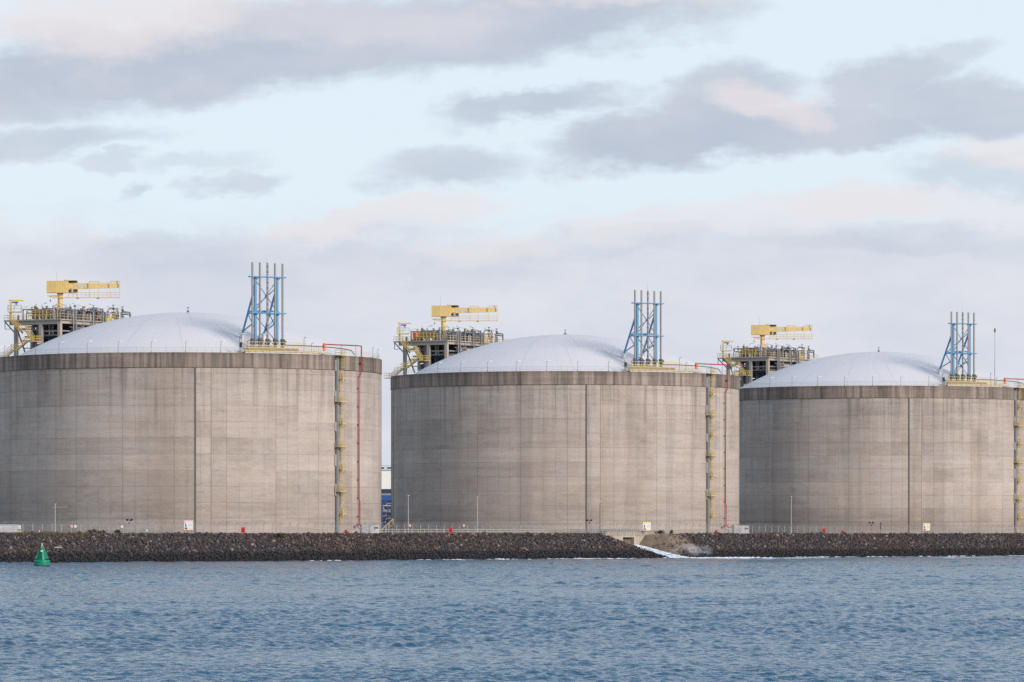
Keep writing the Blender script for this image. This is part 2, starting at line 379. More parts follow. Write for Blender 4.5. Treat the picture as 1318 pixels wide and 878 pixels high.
def build_water():
    """wind-driven chop as real waves in the basin, running out into a flat sheet to the horizon"""
    ncol, y0, y1 = 680, 150.0, 1260.0
    Yl = [y0]
    while Yl[-1] < y1: Yl.append(Yl[-1] + .125*(Yl[-1]/175))
    Y = np.array(Yl); Y[-1] = y1; nrow = len(Y)-1; A = np.linspace(-.150, .150, ncol+1)
    yy = np.repeat(Y[:,None], ncol+1, 1); xx = yy*A[None,:]; gap = .125*(yy/175)
    wr = np.random.default_rng(5); z = np.zeros_like(yy); K = 120
    gust = np.zeros_like(yy)
    for k in range(14):
        a, L = wr.uniform(0, 2*PI), 10**wr.uniform(1.4, 2.3); gust += np.sin((xx*math.cos(a)*1.0+yy*math.sin(a)*.6)*2*PI/L + wr.uniform(0, 6.28))/2.6
    gust = np.clip(1+.16*gust, .65, 1.35)
    for k in range(K):
        lam = .34*(6.0/.34)**((k+wr.random())/K); th = math.radians(-68)+wr.normal(0, .65)
        amp = .0060*lam*(1.0 if lam < .9 else .66 if lam < 2 else np.clip(.20+.34*(yy-200)/450, .20, .54)); cut = np.clip((lam/gap - 1.7)/1.2, 0, 1)
        z += amp*cut*np.sin((xx*math.cos(th)+yy*math.sin(th))*2*PI/lam + wr.uniform(0, 6.28))
    z = z*gust; z = z + z*z*1.2
    ed = np.minimum(np.clip((yy-y0)/8, 0, 1), np.clip((.150-np.abs(xx/yy))/.006, 0, 1)); z = z*ed
    V = np.stack([xx, yy, z], -1).reshape(-1, 3); n = ncol+1
    i, j = np.meshgrid(np.arange(nrow), np.arange(ncol), indexing='ij'); a = (i*n+j).reshape(-1)
    Q = np.stack([a, a+1, a+n+1, a+n], 1); far = 26000.0; b = len(V)
    # flat remainder, butted against the fan's straight edges
    ex = np.array([(-far,-600,0),(far,-600,0),(far,y0,0),(-far,y0,0),(far,y1,0),(-far,y1,0),(far,far,0),(-far,far,0)], float); V = np.concatenate([V, ex])
    tl, tr, bl, br = nrow*n, nrow*n+ncol, 0, ncol
    ext = np.array([(b,b+1,b+2,b+3),(b+3,bl,tl,b+5),(br,b+2,b+4,tr),(b+5,b+4,b+6,b+7)]); Q = np.concatenate([Q, ext]).astype(np.int32)
    me = bpy.data.meshes.new('water'); me.vertices.add(len(V)); me.vertices.foreach_set('co', V.reshape(-1)); me.loops.add(len(Q)*4); me.loops.foreach_set('vertex_index', Q.reshape(-1))
    me.polygons.add(len(Q)); me.polygons.foreach_set('loop_start', np.arange(0, len(Q)*4, 4, dtype=np.int32)); me.update(calc_edges=True)
    sm = np.ones(len(Q), bool); sm[-4:] = False; me.polygons.foreach_set('use_smooth', sm)
    o = bpy.data.objects.new('water', me); COL.objects.link(o); me.materials.append(water_mat()); tag(o, kind='structure')
build_water()

# ------------------------------------------------------------------ riprap (uncountable): ~20,000 angular stones
def riprap():
    ico = [(0,0,1)]+[(.894*math.cos(2*PI*i/5), .894*math.sin(2*PI*i/5), .447) for i in range(5)]+[(.894*math.cos(2*PI*(i+.5)/5), .894*math.sin(2*PI*(i+.5)/5), -.447) for i in range(5)]+[(0,0,-1)]
    tri = [(0,1+i,1+(i+1)%5) for i in range(5)]+[(1+i,6+i,1+(i+1)%5) for i in range(5)]+[(1+(i+1)%5,6+i,6+(i+1)%5) for i in range(5)]+[(11,6+(i+1)%5,6+i) for i in range(5)]
    ico = np.array(ico); tri = np.array(tri); pos, siz, emb = [], [], []
    t = -34.0
    while t < 440:
        s = -1.8
        while s < 11.6:
            tt, s2 = t+rnd.uniform(-.3,.3), s+rnd.uniform(-.3,.3)
            sd = sandiness(tt, s2); d = abs(tt-TO)
            inchan = s2 < 12 and (-4.4 < tt-TO < 3.0+max(0,3-s2)*.5)
            if not inchan and rnd.random() > sd*.80:
                k = rnd.uniform(.14,.32) if rnd.random() < .9 else rnd.uniform(.30,.52)
                if sd > .5: k *= .6
                if -13 < tt-TO < -3: k *= .75
                pos.append(tuple(shore(tt, s2, ground_z(tt, s2) + rnd.uniform(-.12,.14)-(.12 if s2 > 10.4 else 0)))); siz.append(k)
            s += .44
        t += .45
    n = len(pos); pos = np.array(pos); siz = np.array(siz)
    sc = siz[:,None]*nr.uniform(.7,1.35,(n,3))
    q = nr.normal(size=(n,4)); q /= np.linalg.norm(q,axis=1)[:,None]
    a,b,c,d = q.T
    R = np.stack([np.stack([1-2*(c*c+d*d),2*(b*c-a*d),2*(b*d+a*c)],1),np.stack([2*(b*c+a*d),1-2*(b*b+d*d),2*(c*d-a*b)],1),np.stack([2*(b*d-a*c),2*(c*d+a*b),1-2*(b*b+c*c)],1)],1)
    loc = ico[None]*nr.uniform(.72,1.2,(n,12,1))*sc[:,None,:]
    V = np.einsum('nij,nkj->nki', R, loc) + pos[:,None,:]
    Fc = (tri[None]+np.arange(n)[:,None,None]*12).reshape(-1,3)
    me = bpy.data.meshes.new('riprap'); me.vertices.add(n*12); me.vertices.foreach_set('co', V.reshape(-1))
    me.loops.add(len(Fc)*3); me.loops.foreach_set('vertex_index', Fc.reshape(-1).astype(np.int32))
    me.polygons.add(len(Fc)); me.polygons.foreach_set('loop_start', np.arange(0,len(Fc)*3,3,dtype=np.int32))
    me.update(calc_edges=True); me.validate()
    o = bpy.data.objects.new('riprap', me); COL.objects.link(o)
    m, tn, p = material('basalt_riprap')
    isl = tn.new('ShaderNodeNewGeometry').outputs['Random Per Island']; v = coords(tn)
    r = tn.new('ShaderNodeValToRGB'); tn.l.new(isl, r.inputs[0]); e = r.color_ramp.elements
    cols = [(0,(.040,.036,.040)),(.25,(.062,.054,.056)),(.45,(.085,.070,.066)),(.6,(.10,.078,.068)),(.72,(.055,.050,.056)),(.82,(.125,.095,.078)),(.9,(.15,.13,.12)),(.96,(.20,.15,.11)),(.99,(.28,.265,.25))]
    e[0].position, e[0].color = 0, (*cols[0][1],1); e[1].position, e[1].color = 1, (.36,.34,.31,1)
    for q_, c_ in cols[1:]:
        x = e.new(q_); x.color = (*c_,1)
    nz = tn.noise(v, 2.5, 4); z = tn.sep(v)[2]
    lo = tn.noise(v, .35, 3)
    wet = tn.ramp(tn.m('ADD', z, tn.m('MULTIPLY', lo, 1.2)), 2.1, 3.1)            # tide line: wet, weed-covered stones
    cc = tn.mix(1.0, r.outputs[0], tn.mix(nz, (.46,.45,.49), (1.0,.98,1.05)), 'MULTIPLY')
    t_pat = tn.noise(tn.scl(v, (.035,.035,.2)), 1.0, 3)
    cc = tn.mix(tn.ramp(t_pat, .45, .68, 0, .45), cc, tn.mix(1.0, cc, (1.45,1.12,.88), 'MULTIPLY'))
    tn.put(p.inputs['Base Color'], tn.mix(wet, tn.mix(.7, (.010,.011,.014), tn.mix(1.0, cc, (.22,.22,.26), 'MULTIPLY')), cc))
    tn.put(p.inputs['Roughness'], tn.ramp(wet, 0, 1, .6, .95)); p.inputs['Specular IOR Level'].default_value = .3
    me.materials.append(m)
    tag(o, 'dark basalt boulders covering the sea wall slope', 'riprap', kind='stuff')
riprap()

# ------------------------------------------------------------------ the tank prototype and everything on it (built on the first tank, copied to the other two)
TP = TANKS[0]
WHO = ['tank behind the green buoy', 'middle tank behind the outfall', 'tank with the roof mast']
RS, APEX = 77.0, 54.9-GZ
def dome_z(r): return APEX-(RS-math.sqrt(RS*RS-r*r)) if r < 39.0 else RIM-GZ
PROTO = []                                            # (root, label template, category, group template)
def proto(root, label, cat, group=None):
    root['label'] = label.format(WHO[0]); root['category'] = cat
    if group: root['group'] = group.format(WHO[0])
    PROTO.append((root, label, cat, group)); return root

tank = proto(empty('storage_tank', TP), '{}, broad concrete cylinder under a white dome', 'storage tank')
H0 = RIM-GZ
g = MB(); N = 192
for z in np.linspace(0, H0-3.25, 3):
    for i in range(N): g.v.append(tuple(pol(360*i/N, RT, z)))
for k in range(2):
    for i in range(N):
        j = (i+1) % N; g.f.append((k*N+i, k*N+j, (k+1)*N+j, (k+1)*N+i))
g.build('wall', M['wall'], tank, smooth=True)
g = MB(); prof = [(RT-.4,H0-3.33),(RT-.02,H0-3.33),(RT-.02,H0-3.16),(RT+.2,H0-3.16),(RT+.2,H0),(RT-1.0,H0),(38.7,H0+.02),(38.5,H0-.6)]
for r, z in prof:
    for i in range(N): g.v.append(tuple(pol(360*i/N, r, z)))
for k in range(len(prof)-1):
    for i in range(N):
        j = (i+1) % N; g.f.append((k*N+i, k*N+j, (k+1)*N+j, (k+1)*N+i))
ringo = g.build('ring_beam', M['ring'], tank, smooth=True)
g = MB(); dp = [(39.0, H0-.25)]+[(r, dome_z(r)) for r in list(np.linspace(38.99, 1.0, 28))]
dp[1] = (39.0, dome_z(38.99))
for r, z in dp:
    for i in range(N): g.v.append(tuple(pol(360*i/N, r, z)))
for k in range(len(dp)-1):
    for i in range(N):
        j = (i+1) % N; g.f.append((k*N+i, k*N+j, (k+1)*N+j, (k+1)*N+i))
g.f.append(tuple((len(dp)-1)*N+i for i in range(N)))
dome = g.build('dome', M['dome'], tank, smooth=True)
g = MB(); g.lathe([(.35,0),(.35,.25),(.2,.3),(.2,.6)], n=12, z0=APEX-.02); g.tube((0,0,APEX+.6),(0,0,APEX+1.25),.05); g.bar((-.25,0,APEX+1.1),(.28,0,APEX+1.2),.12,.16)
g.build('roof_vent', M['dsteel'], dome)
for k in range(4):                                    # prestressing buttresses with a dark grey duct strip beside each
    a0 = 5.95+90*k
    g = MB(); g.arc_box(a0+.3, a0+4.5, RT-.2, RT+.13, 0, H0-3.36, 6); b = g.build('buttress', M['wall'], tank)
    g = MB(); g.arc_box(a0+.05, a0+.29, RT-.1, RT+.21, 0, H0-3.2, 2); g.build('joint_cover', M['duct'], b)
    g = MB(); g.arc_box(a0+4.52, a0+4.66, RT-.1, RT+.05, 0, H0-3.2, 1); g.build('joint_strip', M['brown'], b)
# rim handrail
g = MB(); RR = RT-.35; n = 164
for k in range(n):
    a = 360*k/n; g.tube(pol(a, RR, H0-.02), pol(a, RR, H0+1.12), .032, n=5)
for z in (.4, .75, 1.1): g.path([pol(360*k/n, RR, H0+z) for k in range(n+1)], .026 if z < 1 else .034, n=5)
g.build('handrail', M['rail'], tank)
g = MB(); g.arc_box(-178, 178, 38.9, 40.2, H0+.03, H0+.22, 160); g.build('gutter', M['white'], tank)

# lamp posts round the rim
def lamp_post(name, h, arm, ang, parent=None, pm=None):
    r = empty(name, (0,0,0)); g = MB()
    d = Vector((math.cos(ang), math.sin(ang), 0))
    g.tube((0,0,0), (0,0,.3), .09, n=6); g.tube((0,0,.25), (0,0,h), .045, n=6); g.tube((0,0,h-.03), tuple(d*arm+Vector((0,0,h+.28*arm))), .035, n=6)
    g.build('pole', pm or M['dsteel'], r)
    e = d*arm+Vector((0,0,h+.28*arm)); g = MB(); g.bar(e-d*.1, e+d*.7+Vector((0,0,.16)), .3, .15); g.build('lamp_head', M['lamp'], r)
    return r
lp0 = None
for a in [-88,-78,-68,-57.8,-47.4,-37.1,-26.8,-16.7,-6.7,3.3,13.5,56,64,78.5,90]:
    r = lamp_post('lamp_post', 2.35, .45, math.radians(15)) if lp0 is None else copy_tree(lp0)
    lp0 = lp0 or r
    r.location = TP + pol(a, RT-.75, H0); r.rotation_euler.z = rnd.uniform(-.3,.3)
    proto(r, 'slim lamp post on the rim of the {}', 'lamp post', 'lamp posts on the rim of the {}')

# ---- caged access ladder with landings
AL = 52.7
lad = proto(empty('access_ladder', TP+pol(AL, RT), math.radians(AL)), 'yellow caged ladder with landings up the wall of the {}', 'ladder')
# local frame: x along the wall (to the viewer's right), -y outwards
g = MB(); g.box(-.75,-.12,-.42,-.06,.3,H0-.2); g.build('cable_tray', M['tray'], lad)
g = MB(); g.tube((.05,-.3,0),(.05,-.3,H0-.3),.1); g.build('riser_pipe', M['lag'], lad)
for z0, z1 in ((8.5,11.0),(15,17.5),(22.5,24.5),(29,31.3),(35.6,38)):
    g = MB(); g.box(-.92,-.80,-.4,-.1,z0,z1); g.build('conduit_cover', M['white'], lad)
lv = [H0+.05, 34.0, 29.0, 24.2, 19.2, 14.3, 9.5, 4.6]
for i, z in enumerate(lv):
    wide = i % 2 == 0
    x0, x1 = (-1.0, 1.1) if wide else (.15, 1.45)
    yo = -1.75 if wide else -1.45
    yi = -.24
    g = MB(); g.box(x0,x1,yo,yi,z-.14,z); lo = g.build('landing', M['pale_yellow'], lad)
    g = MB()
    for hh in (.5,1.1): g.path([(x0,yi,z+hh),(x0,yo,z+hh),(x1,yo,z+hh),(x1,yi,z+hh)], .045, n=5)
    for px_ in np.linspace(x0,x1,4): g.tube((px_,yo,z),(px_,yo,z+1.1),.04,n=5)
    for px_ in (x0,x1): g.tube((px_,yi,z),(px_,yi,z+1.1),.04,n=5); g.tube((px_,-.1,z-1.1),(px_,yo*.9,z-.14),.05,n=5)
    g.build('guard_rail', M['yellow'], lo)
    zb = lv[i+1] if i < 7 else 0.3
    xl = .95 if wide else .45
    g = MB()
    for sx in (-.24,.24): g.tube((xl+sx,-.5,zb),(xl+sx,-.5,z+1.0),.05,n=5)
    for zz in np.arange(zb+.3, z, .35): g.tube((xl-.24,-.5,zz),(xl+.24,-.5,zz),.022,n=4)
    ld = g.build('ladder', M['yellow'], lad)
    g = MB()
    for zz in np.arange(zb+2.3, z+1.0, .8): g.path([(xl-.28,-.5,zz),(xl-.36,-.85,zz),(xl,-1.2,zz),(xl+.36,-.85,zz),(xl+.28,-.5,zz)], .035, n=4)
    if z+.9 > zb+2.3:
        for q in ((-.36,-.85),(0,-1.2),(.36,-.85)): g.tube((xl+q[0],q[1],zb+2.3),(xl+q[0],q[1],z+.9),.03,n=4)
    g.build('cage', M['yellow'], ld)

# ---- red fire-water riser
AP = 63.3
fp = proto(empty('fire_pipe', TP+pol(AP, RT), math.radians(AP)), 'red fire water pipe climbing the wall of the {}', 'pipe')
g = MB(); yw = -.42; ZT = 46.75-GZ
g.path([(-2.2,yw-.5,2.15),(-.55,yw-.5,2.15),(-.02,yw-.1,2.5),(.25,yw,2.9),(.25,yw,7.2),(-.12,yw,7.9),(-.12,yw,34.4),(.62,yw-.2,35.5),(.62,yw-.2,ZT-.15),(.45,yw-.1,ZT),(-9.3,3.2,ZT+.05)], .135, n=8)
g.build('pipe', M['red'], fp, smooth=True)
g = MB(); g.path([(-.1,yw-.5,2.1),(.4,yw-.5,1.9),(3.4,yw-1.6,1.75)], .11, n=7); g.build('branch_pipe', M['red'], fp)
g = MB(); g.lathe([(.32,-.22),(.32,.22)], .62, yw-.2, 10, 37.6); g.box(.0,.45,yw-.35,yw-.05,37.5,37.7); g.build('valve', M['red'], fp)
g = MB(); g.lathe([(.34,-.24),(.34,.24)], -1.7, yw-.5, 10, 2.15); g.build('valve', M['red'], fp)
g = MB(); g.lathe([(.28,-1.35),(.36,-1.2),(.36,-.15),(.2,.3)], -9.3, 3.2, 10, ZT); g.build('hydrant_head', M['orange'], fp)
for z in np.arange(4, 36, 4.0):
    g = MB(); g.box(-.34,.16,yw+.05,.12,z,z+.16); g.build('bracket', M['dsteel'], fp)
g = MB(); g.path([(.5,1.0,ZT-1.9),(-.6,1.3,ZT-1.0),(-3.5,1.9,ZT-.7),(-9,3.3,ZT-.5),(-14,5.9,ZT-.35),(-18,9,ZT-.3)], .11, n=7)
g.build('supply_pipe', M['dsteel'], fp)

# ---- vent stack tower, standing tangentially on the roof edge
AV, RV = 30.0, 38.6
vt = proto(empty('vent_tower', TP+pol(AV, RV, H0), math.radians(AV)), 'blue braced tower with five grey stacks on the {}', 'vent tower')
zb = 47.6-RIM; zm = 53.2-RIM; zt = 61.0-RIM; ztop = 64.1-RIM
for k in range(5):
    x = (k-2)*1.82
    g = MB(); g.tube((x,-.35,1.6),(x,-.35,ztop-.12*k*.3),.225,n=12)
    for z in (4.0,8.2,12.5,16.4): g.tube((x,-.35,z),(x,-.35,z+.1),.27,n=12)
    vp = g.build('vent_pipe', M['stack'], vt, smooth=True)
    if k == 2:
        g = MB()
        for z in np.arange(2.6, 19.0, 1.15):
            g = MB(); g.tube((x,-.35,z),(x,-.35,z+.22),.255,n=10); g.build('pipe_clamp', M['dsteel'], vp)
        g = MB(); g.tube((x-.1,-.2,17),(x-.1,-.2,21.6),.03,.012,n=5); g.build('whip_antenna', M['dsteel'], vt)
cxs = (-2.62, 2.62)
for x in cxs:
    g = MB(); g.box(x-.25,x+.25,.05,.55,zb-1.2,zt+.02); g.bar((x-.85,.3,zt),(x,.3,zt-.9),.16); g.bar((x+.85,.3,zt),(x,.3,zt-.9),.16)
    for sx in (-1,1):
        g.bar((x+sx*.62,.3,zm+.05),(x,.3,zm-.75),.16); g.bar((x+sx*.62,.3,zm+.05),(x,.3,zm+.75),.16)
    g.box(x-.42,x+.42,0,.6,zm-.42,zm+.42)
    g.build('column', M['blue'], vt)
    g = MB(); bz = 49.1-RIM
    g.bar((x,6.4,bz),(x,.62,58.6-RIM),.32,.32); g.bar((x-.02,.62,57.4-RIM),(x-.02,.62,59.2-RIM),.36,.4)
    g.bar((x,3.75,zm),(x,.6,zm),.22,.26); g.bar((x,6.2,bz+.4),(x,.6,bz+2.2),.2)
    g.bar((x,3.7,zm-.1),(x,.6,zm-3.3),.14)
    g.build('raking_leg', M['blue'], vt)
    q = (vt.location + Vector((0,0,0))) - TP
    w_ = Matrix.Rotation(math.radians(AV),3,'Z') @ Vector((x,6.4,0)); r_ = math.hypot(q.x+w_.x, q.y+w_.y)
    z_ = dome_z(r_)+GZ-RIM
    g = MB(); g.box(x-.65,x+.65,5.9,7.0,bz-.25,bz-.02); g.box(x-.3,x+.3,6.1,6.8,z_-.4,bz-.25); g.build('plinth', M['dome'], vt)
for nm, z in (('top_beam', zt), ('middle_beam', zm)):
    g = MB(); g.box(-4.4,4.4,-.05,.14,z-.14,z+.14); g.box(-4.4,4.4,-.75,-.62,z-.1,z+.1)
    for k in range(6):
        x = -4.4+k*1.76; g.box(x-.06,x+.06,-.62,-.05,z-.09,z+.09)
    g.build(nm, M['blue'], vt)
g = MB(); g.box(-2.6,2.6,.56,.8,zm+.35,zm+.62); g.bar((-2.6,3.7,zm+.4),(2.6,3.7,zm+.4),.26); g.build('tie_beam', M['blue'], vt)
br = [((-2.5,.3,zt-.8),(2.5,.3,zm+.6)),((2.5,.3,zt-.8),(-2.5,.3,zm+.6)),((-2.5,.3,zm-.6),(2.5,.3,zb-.6)),((2.5,.3,zm-.6),(-2.5,.3,zb-.6)),((-2.4,3.6,zm+.3),(2.5,.8,zt-2.4))]
for i, (p_, q_) in enumerate(br):
    g = MB(); g.tube(p_, q_, .085 if i < 4 else .12, n=6)
    if i < 4: mid = (Vector(p_)+Vector(q_))/2; g.box(mid.x-.2,mid.x+.2,mid.y-.06,mid.y+.06,mid.z-.2,mid.z+.2)
    g.build('cross_brace', M['blue'], vt)

# ---- valve platform at the tower's foot
vpf = proto(empty('valve_platform', TP+Vector((0,0,H0))), 'long yellow railed platform under the stacks of the {}', 'platform')
a0, a1 = 20.8, 45.8
g = MB(); g.arc_box(a0,a1,39.2,42.4,.3,.48,24); g.build('deck', M['pale_yellow'], vpf)
g = MB(); g.arc_box(a0,a1,41.9,42.3,.0,.29,24); g.build('base_beam', M['white'], vpf)
def arc_rail(g, a0, a1, r, z, h, n, rr=.045, mids=2):
    for i in range(n+1):
        a = a0+(a1-a0)*i/n; g.bar(pol(a,r,z), pol(a,r,z+h), rr*2.0)
    for k in range(mids+1):
        zz = z+h*(1-k/(mids+.6)); g.path([pol(a0+(a1-a0)*i/n, r, zz) for i in range(n+1)], rr*(1.2 if k == 0 else .8), n=5)
g = MB(); arc_rail(g, a0, a1, 42.35, .48, 1.15, 26, .045, 2); g.arc_box(a0,a1,42.3,42.36,.48,.6,24); g.build('front_railing', M['yellow'], vpf)
g = MB(); g.arc_box(a0+.6,a1-6,39.0,40.6,1.2,1.36,20); g.build('upper_deck', M['pale_yellow'], vpf); g = MB(); g.arc_box(a0+.6,a1-6,40.62,40.7,.5,1.19,20); g.build('upper_deck_skirt', M['tan'], vpf)
g = MB(); arc_rail(g, a0+.6, a1-3, 40.6, 1.36, 1.15, 18, .045, 1); g.build('rear_railing', M['pale_yellow'], vpf)
g = MB(); g.bar(pol(a1+.1,41.9,.35), pol(a1+4.5,41.9,-.0), .6, .12); arc_rail(g, a1, a1+4.5, 42.3, .1, 1.2, 5, .04, 1); g.build('access_step', M['pale_yellow'], vpf); g = MB(); g.bar(pol(a0-.1,41.9,.4), pol(a0-2,41.6,-.0), .6, .12); g.build('access_step', M['pale_yellow'], vpf)
for k in range(5):
    q = Matrix.Rotation(math.radians(AV),3,'Z') @ Vector(((k-2)*1.82, -.35, 0)) + pol(AV, RV)
    g = MB(); g.lathe([(.5,1.4),(.5,1.6),(.38,1.65),(.38,2.1),(.62,2.15),(.62,2.35),(.4,2.4),(.5,2.7),(.5,3.2),(.3,3.35)], q.x, q.y, 12)
    o_ = Vector((math.cos(math.radians(AV)), math.sin(math.radians(AV)), 0))
    c_ = Vector((q.x, q.y, 2.7)); g.bar(c_, c_+o_*.85, .5); g.bar(c_+pol(AV,.7)+Vector((0,0,-.3)), c_, .5, .7); g.torus(c_+pol(AV,.75), pol(AV,1), .34, .06)
    vb = g.build('relief_valve', M['dsteel'], vpf)
    g = MB(); g.box(q.x-.3,q.x+.3,q.y-.3,q.y+.3,.5,1.35); g.build('valve_stand', M['pale_yellow'], vb)
for (a,r,h) in ((19.8,40.5,3.3),(22.0,41,2.6),(42.3,40.4,3.6),(44.5,41,2.4)):
    g = MB(); p_ = pol(a,r,0); g.tube(p_, p_+Vector((0,0,h)), .06, n=6); g.bar(p_+Vector((0,0,h)), p_+Vector((.5,0,h+.2)), .13, .1); g.build('lamp_standard', M['dsteel'], vpf)
g = MB(); p_ = pol(19.9,41.2,0); g.box(p_.x-.25,p_.x+.25,p_.y-.2,p_.y+.2,1.2,2.3); g.tube(p_, p_+Vector((0,0,1.3)), .06); g.build('control_box', M['black'], vpf)

# ---- process platform (pumps) on the far side of the roof
RZ = math.radians(-32.0); OX = Vector((-42.3, 17.2, 0))
def P(x, y): return OX + Matrix.Rotation(RZ,3,'Z') @ Vector((x,y,0))
pf = proto(empty('process_platform', TP+OX+Vector((0,0,H0)), RZ), 'concrete platform with yellow stairs, behind the dome of the {}', 'platform')
DK = 54.0-RIM; LX, LY = 15.4, 28.5
g = MB(); g.box(-.6,LX+.2,-.3,LY,DK-.28,DK); g.build('deck', M['conc'], pf)
for y in (.25, 8.5, 17.0, 25.0):
    g = MB(); g.box(.8,LX-.1,y-.22,y+.3,DK-1.15,DK-.29); g.build('cross_beam', M['conc'], pf)
for x in (2.3, 9.5, 14.9):
    g = MB(); g.box(x-.25,x+.25,.56,24.7,DK-1.0,DK-.3); g.build('long_beam', M['conc2'] if x > 12 else M['conc'], pf)
for x in (2.5, 9.6, 14.9):
    for y in (.35, 8.5, 17.0, 25.0):
        w_ = P(x,y); r_ = w_.length; zb_ = dome_z(min(r_,60))+GZ-RIM if r_ < 39 else 0.0
        if r_ > 43.4: continue
        g = MB(); g.box(x-.38,x+.38,y-.38,y+.38,zb_-.3,DK-1.0); g.build('column', M['conc2'] if x > 12 else M['conc'], pf)
g = MB(); g.box(8.8,LX,.8,24.5,5.8,6.1); g.build('lower_deck', M['dsteel'], pf)
g = MB(); g.box(LX-.3,LX-.05,.76,9.0,2.8,5.7); g.box(LX-.3,LX-.05,9.2,24.6,6.15,7.2); g.build('side_panel', M['conc2'], pf)
g = MB(); g.box(4.6,14.4,7.6,7.9,2.0,DK-1.2); g.build('back_screen', M['navy'], pf)
# cantilever corner and brackets
g = MB(); g.bar((-.5,.1,DK-.35),(2.3,.1,DK-2.9),.22); g.bar((-.5,3,DK-.35),(2.3,3,DK-2.9),.22); g.bar((-.5,.1,DK-.4),(-.5,.1,DK-2.0),.12); g.bar((-.5,.1,DK-2.0),(1.2,.1,DK-2.0),.12); g.bar((2.9,-.3,DK-1.2),(5.8,-.3,DK-8.0),.25); g.build('bracket', M['dsteel'], pf)
def rail(g, pts, z, h=1.1, step=1.5, r=.045, mids=1):
    for p_, q_ in zip(pts, pts[1:]):
        p_, q_ = Vector(p_), Vector(q_); L = (q_-p_).length; n = max(1, round(L/step))
        for i in range(n+1):
            c = p_.lerp(q_, i/n); g.tube((c.x,c.y,c.z+z),(c.x,c.y,c.z+z+h), r, n=5)
        for k in range(mids+1):
            zz = z+h*(1-k/(mids+1.0)); g.tube((p_.x,p_.y,p_.z+zz),(q_.x,q_.y,q_.z+zz), r, n=5)
g = MB(); rail(g, [(-.5,LY,0),(-.5,-.2,0),(LX+.1,-.2,0),(LX+.1,LY,0),(-.5,LY,0)], DK, 1.15, 1.4, .038); g.build('railing', M['pale_yellow'], pf)
def flight(x0, z0, x1, z1, y, w=.9):
    n = max(3, int(abs(z1-z0)/.22)); g = MB()
    for yy in (y, y+w): g.bar((x0,yy,z0-.1),(x1,yy,z1-.1),.08,.3)
    for i in range(n):
        f = (i+.5)/n; x = x0+(x1-x0)*f; z = z0+(z1-z0)*f; g.box(x-.15,x+.15,y,y+w,z-.03,z+.03)
    st = g.build('stair_flight', M['yellow'], pf); g = MB()
    for yy in (y, y+w):
        for h in (.55, 1.1): g.tube((x0,yy,z0+h),(x1,yy,z1+h),.05,n=5)
        for i in range(4):
            f = i/3; x = x0+(x1-x0)*f; z = z0+(z1-z0)*f; g.tube((x,yy,z),(x,yy,z+1.1),.045,n=5)
    g.build('handrail', M['yellow'], st)
def landing(x0, x1, y0, y1, z):
    g = MB(); g.box(x0,x1,y0,y1,z-.16,z); l = g.build('landing', M['yellow'], pf); g = MB()
    rail(g, [(x0,y0,0),(x1,y0,0),(x1,y1,0),(x0,y1,0)], z, 1.15, .8, .05); g.build('guard_rail', M['yellow'], l)
z1_, z2_, z3_ = 51.5-RIM, 49.0-RIM, 47.2-RIM
flight(2.2, DK, 4.7, z1_, -1.35); landing(4.6,6.6,-1.5,-.3,z1_); flight(6.5, z1_, 8.4, z2_, -1.35)
landing(7.3,10.4,-2.7,-.3,z2_); flight(7.4, z2_, 4.6, z3_, -2.65); landing(3.4,4.7,-2.7,-1.5,z3_); flight(3.5, z3_, .2, .35, -2.65)
landing(-1.2,.4,-3.6,-1.4,.35)
# pump columns and pipework under the deck
r2 = random.Random(3)
for i in range(9):
    x, y = r2.uniform(5,13.6), r2.uniform(2,6.6); g = MB(); rr = r2.uniform(.16,.42)
    g.tube((x,y,1.5),(x,y,DK-.5),rr,n=10)
    for z in (4.0,6.6): g.tube((x,y,z),(x,y,z+.14),rr*1.35,n=10)
    g.build('pump_column', r2.choice([M['dsteel'],M['lag'],M['navy'],M['stack']]), pf, smooth=True)
for (x, y, rr, z0, z1, mt) in ((5.4,3.2,.9,2.0,7.2,'lag'),(7.2,4.6,.75,1.2,6.4,'tray'),(3.9,5.2,.6,1.0,7.6,'dsteel'),(8.3,2.6,.5,2.4,7.0,'lag'),(6.3,1.4,.35,2.5,8.2,'stack')):
    g = MB(); g.lathe([(rr*.3,z0),(rr,z0+.4),(rr,z1-.6),(rr*.45,z1)], x, y, 14); g.tube((x,y,z1-.1),(x,y,DK-.4),rr*.3,n=8); g.build('pump_vessel', M[mt], pf, smooth=True)
for i in range(8):
    z = r2.uniform(2.6, DK-1.4); y = r2.uniform(.9,5); g = MB(); g.path([(2.9,y,z),(r2.uniform(5,8),y,z),(9.0,y+.3,z+r2.uniform(-.8,.8))], r2.uniform(.07,.17), n=7); g.build('service_pipe', r2.choice([M['dsteel'],M['lag'],M['tray']]), pf)
for i in range(7):
    z = r2.uniform(4.2, DK-1.4); y = r2.uniform(.9,3); g = MB(); g.path([(9.8,y,z),(14.3,y,z),(14.9,y+.4,z),(15.1,y+5,z)], r2.uniform(.08,.2), n=7); g.build('service_pipe', r2.choice([M['dsteel'],M['navy'],M['lag']]), pf)
for y in (3.9,4.5,5.0,11.2,11.8,14.9,15.6,16.1):      # risers on the long side
    g = MB(); x = LX+.65; g.path([(x,y,2.5),(x,y,DK+1.9),(x-.9,y,DK+2.2),(x-2.6,y,DK+2.2)], .13, n=8); g.build('riser_pipe', M['dsteel' if y in (4.5,11.8,15.6) else 'lag'], pf, smooth=True)
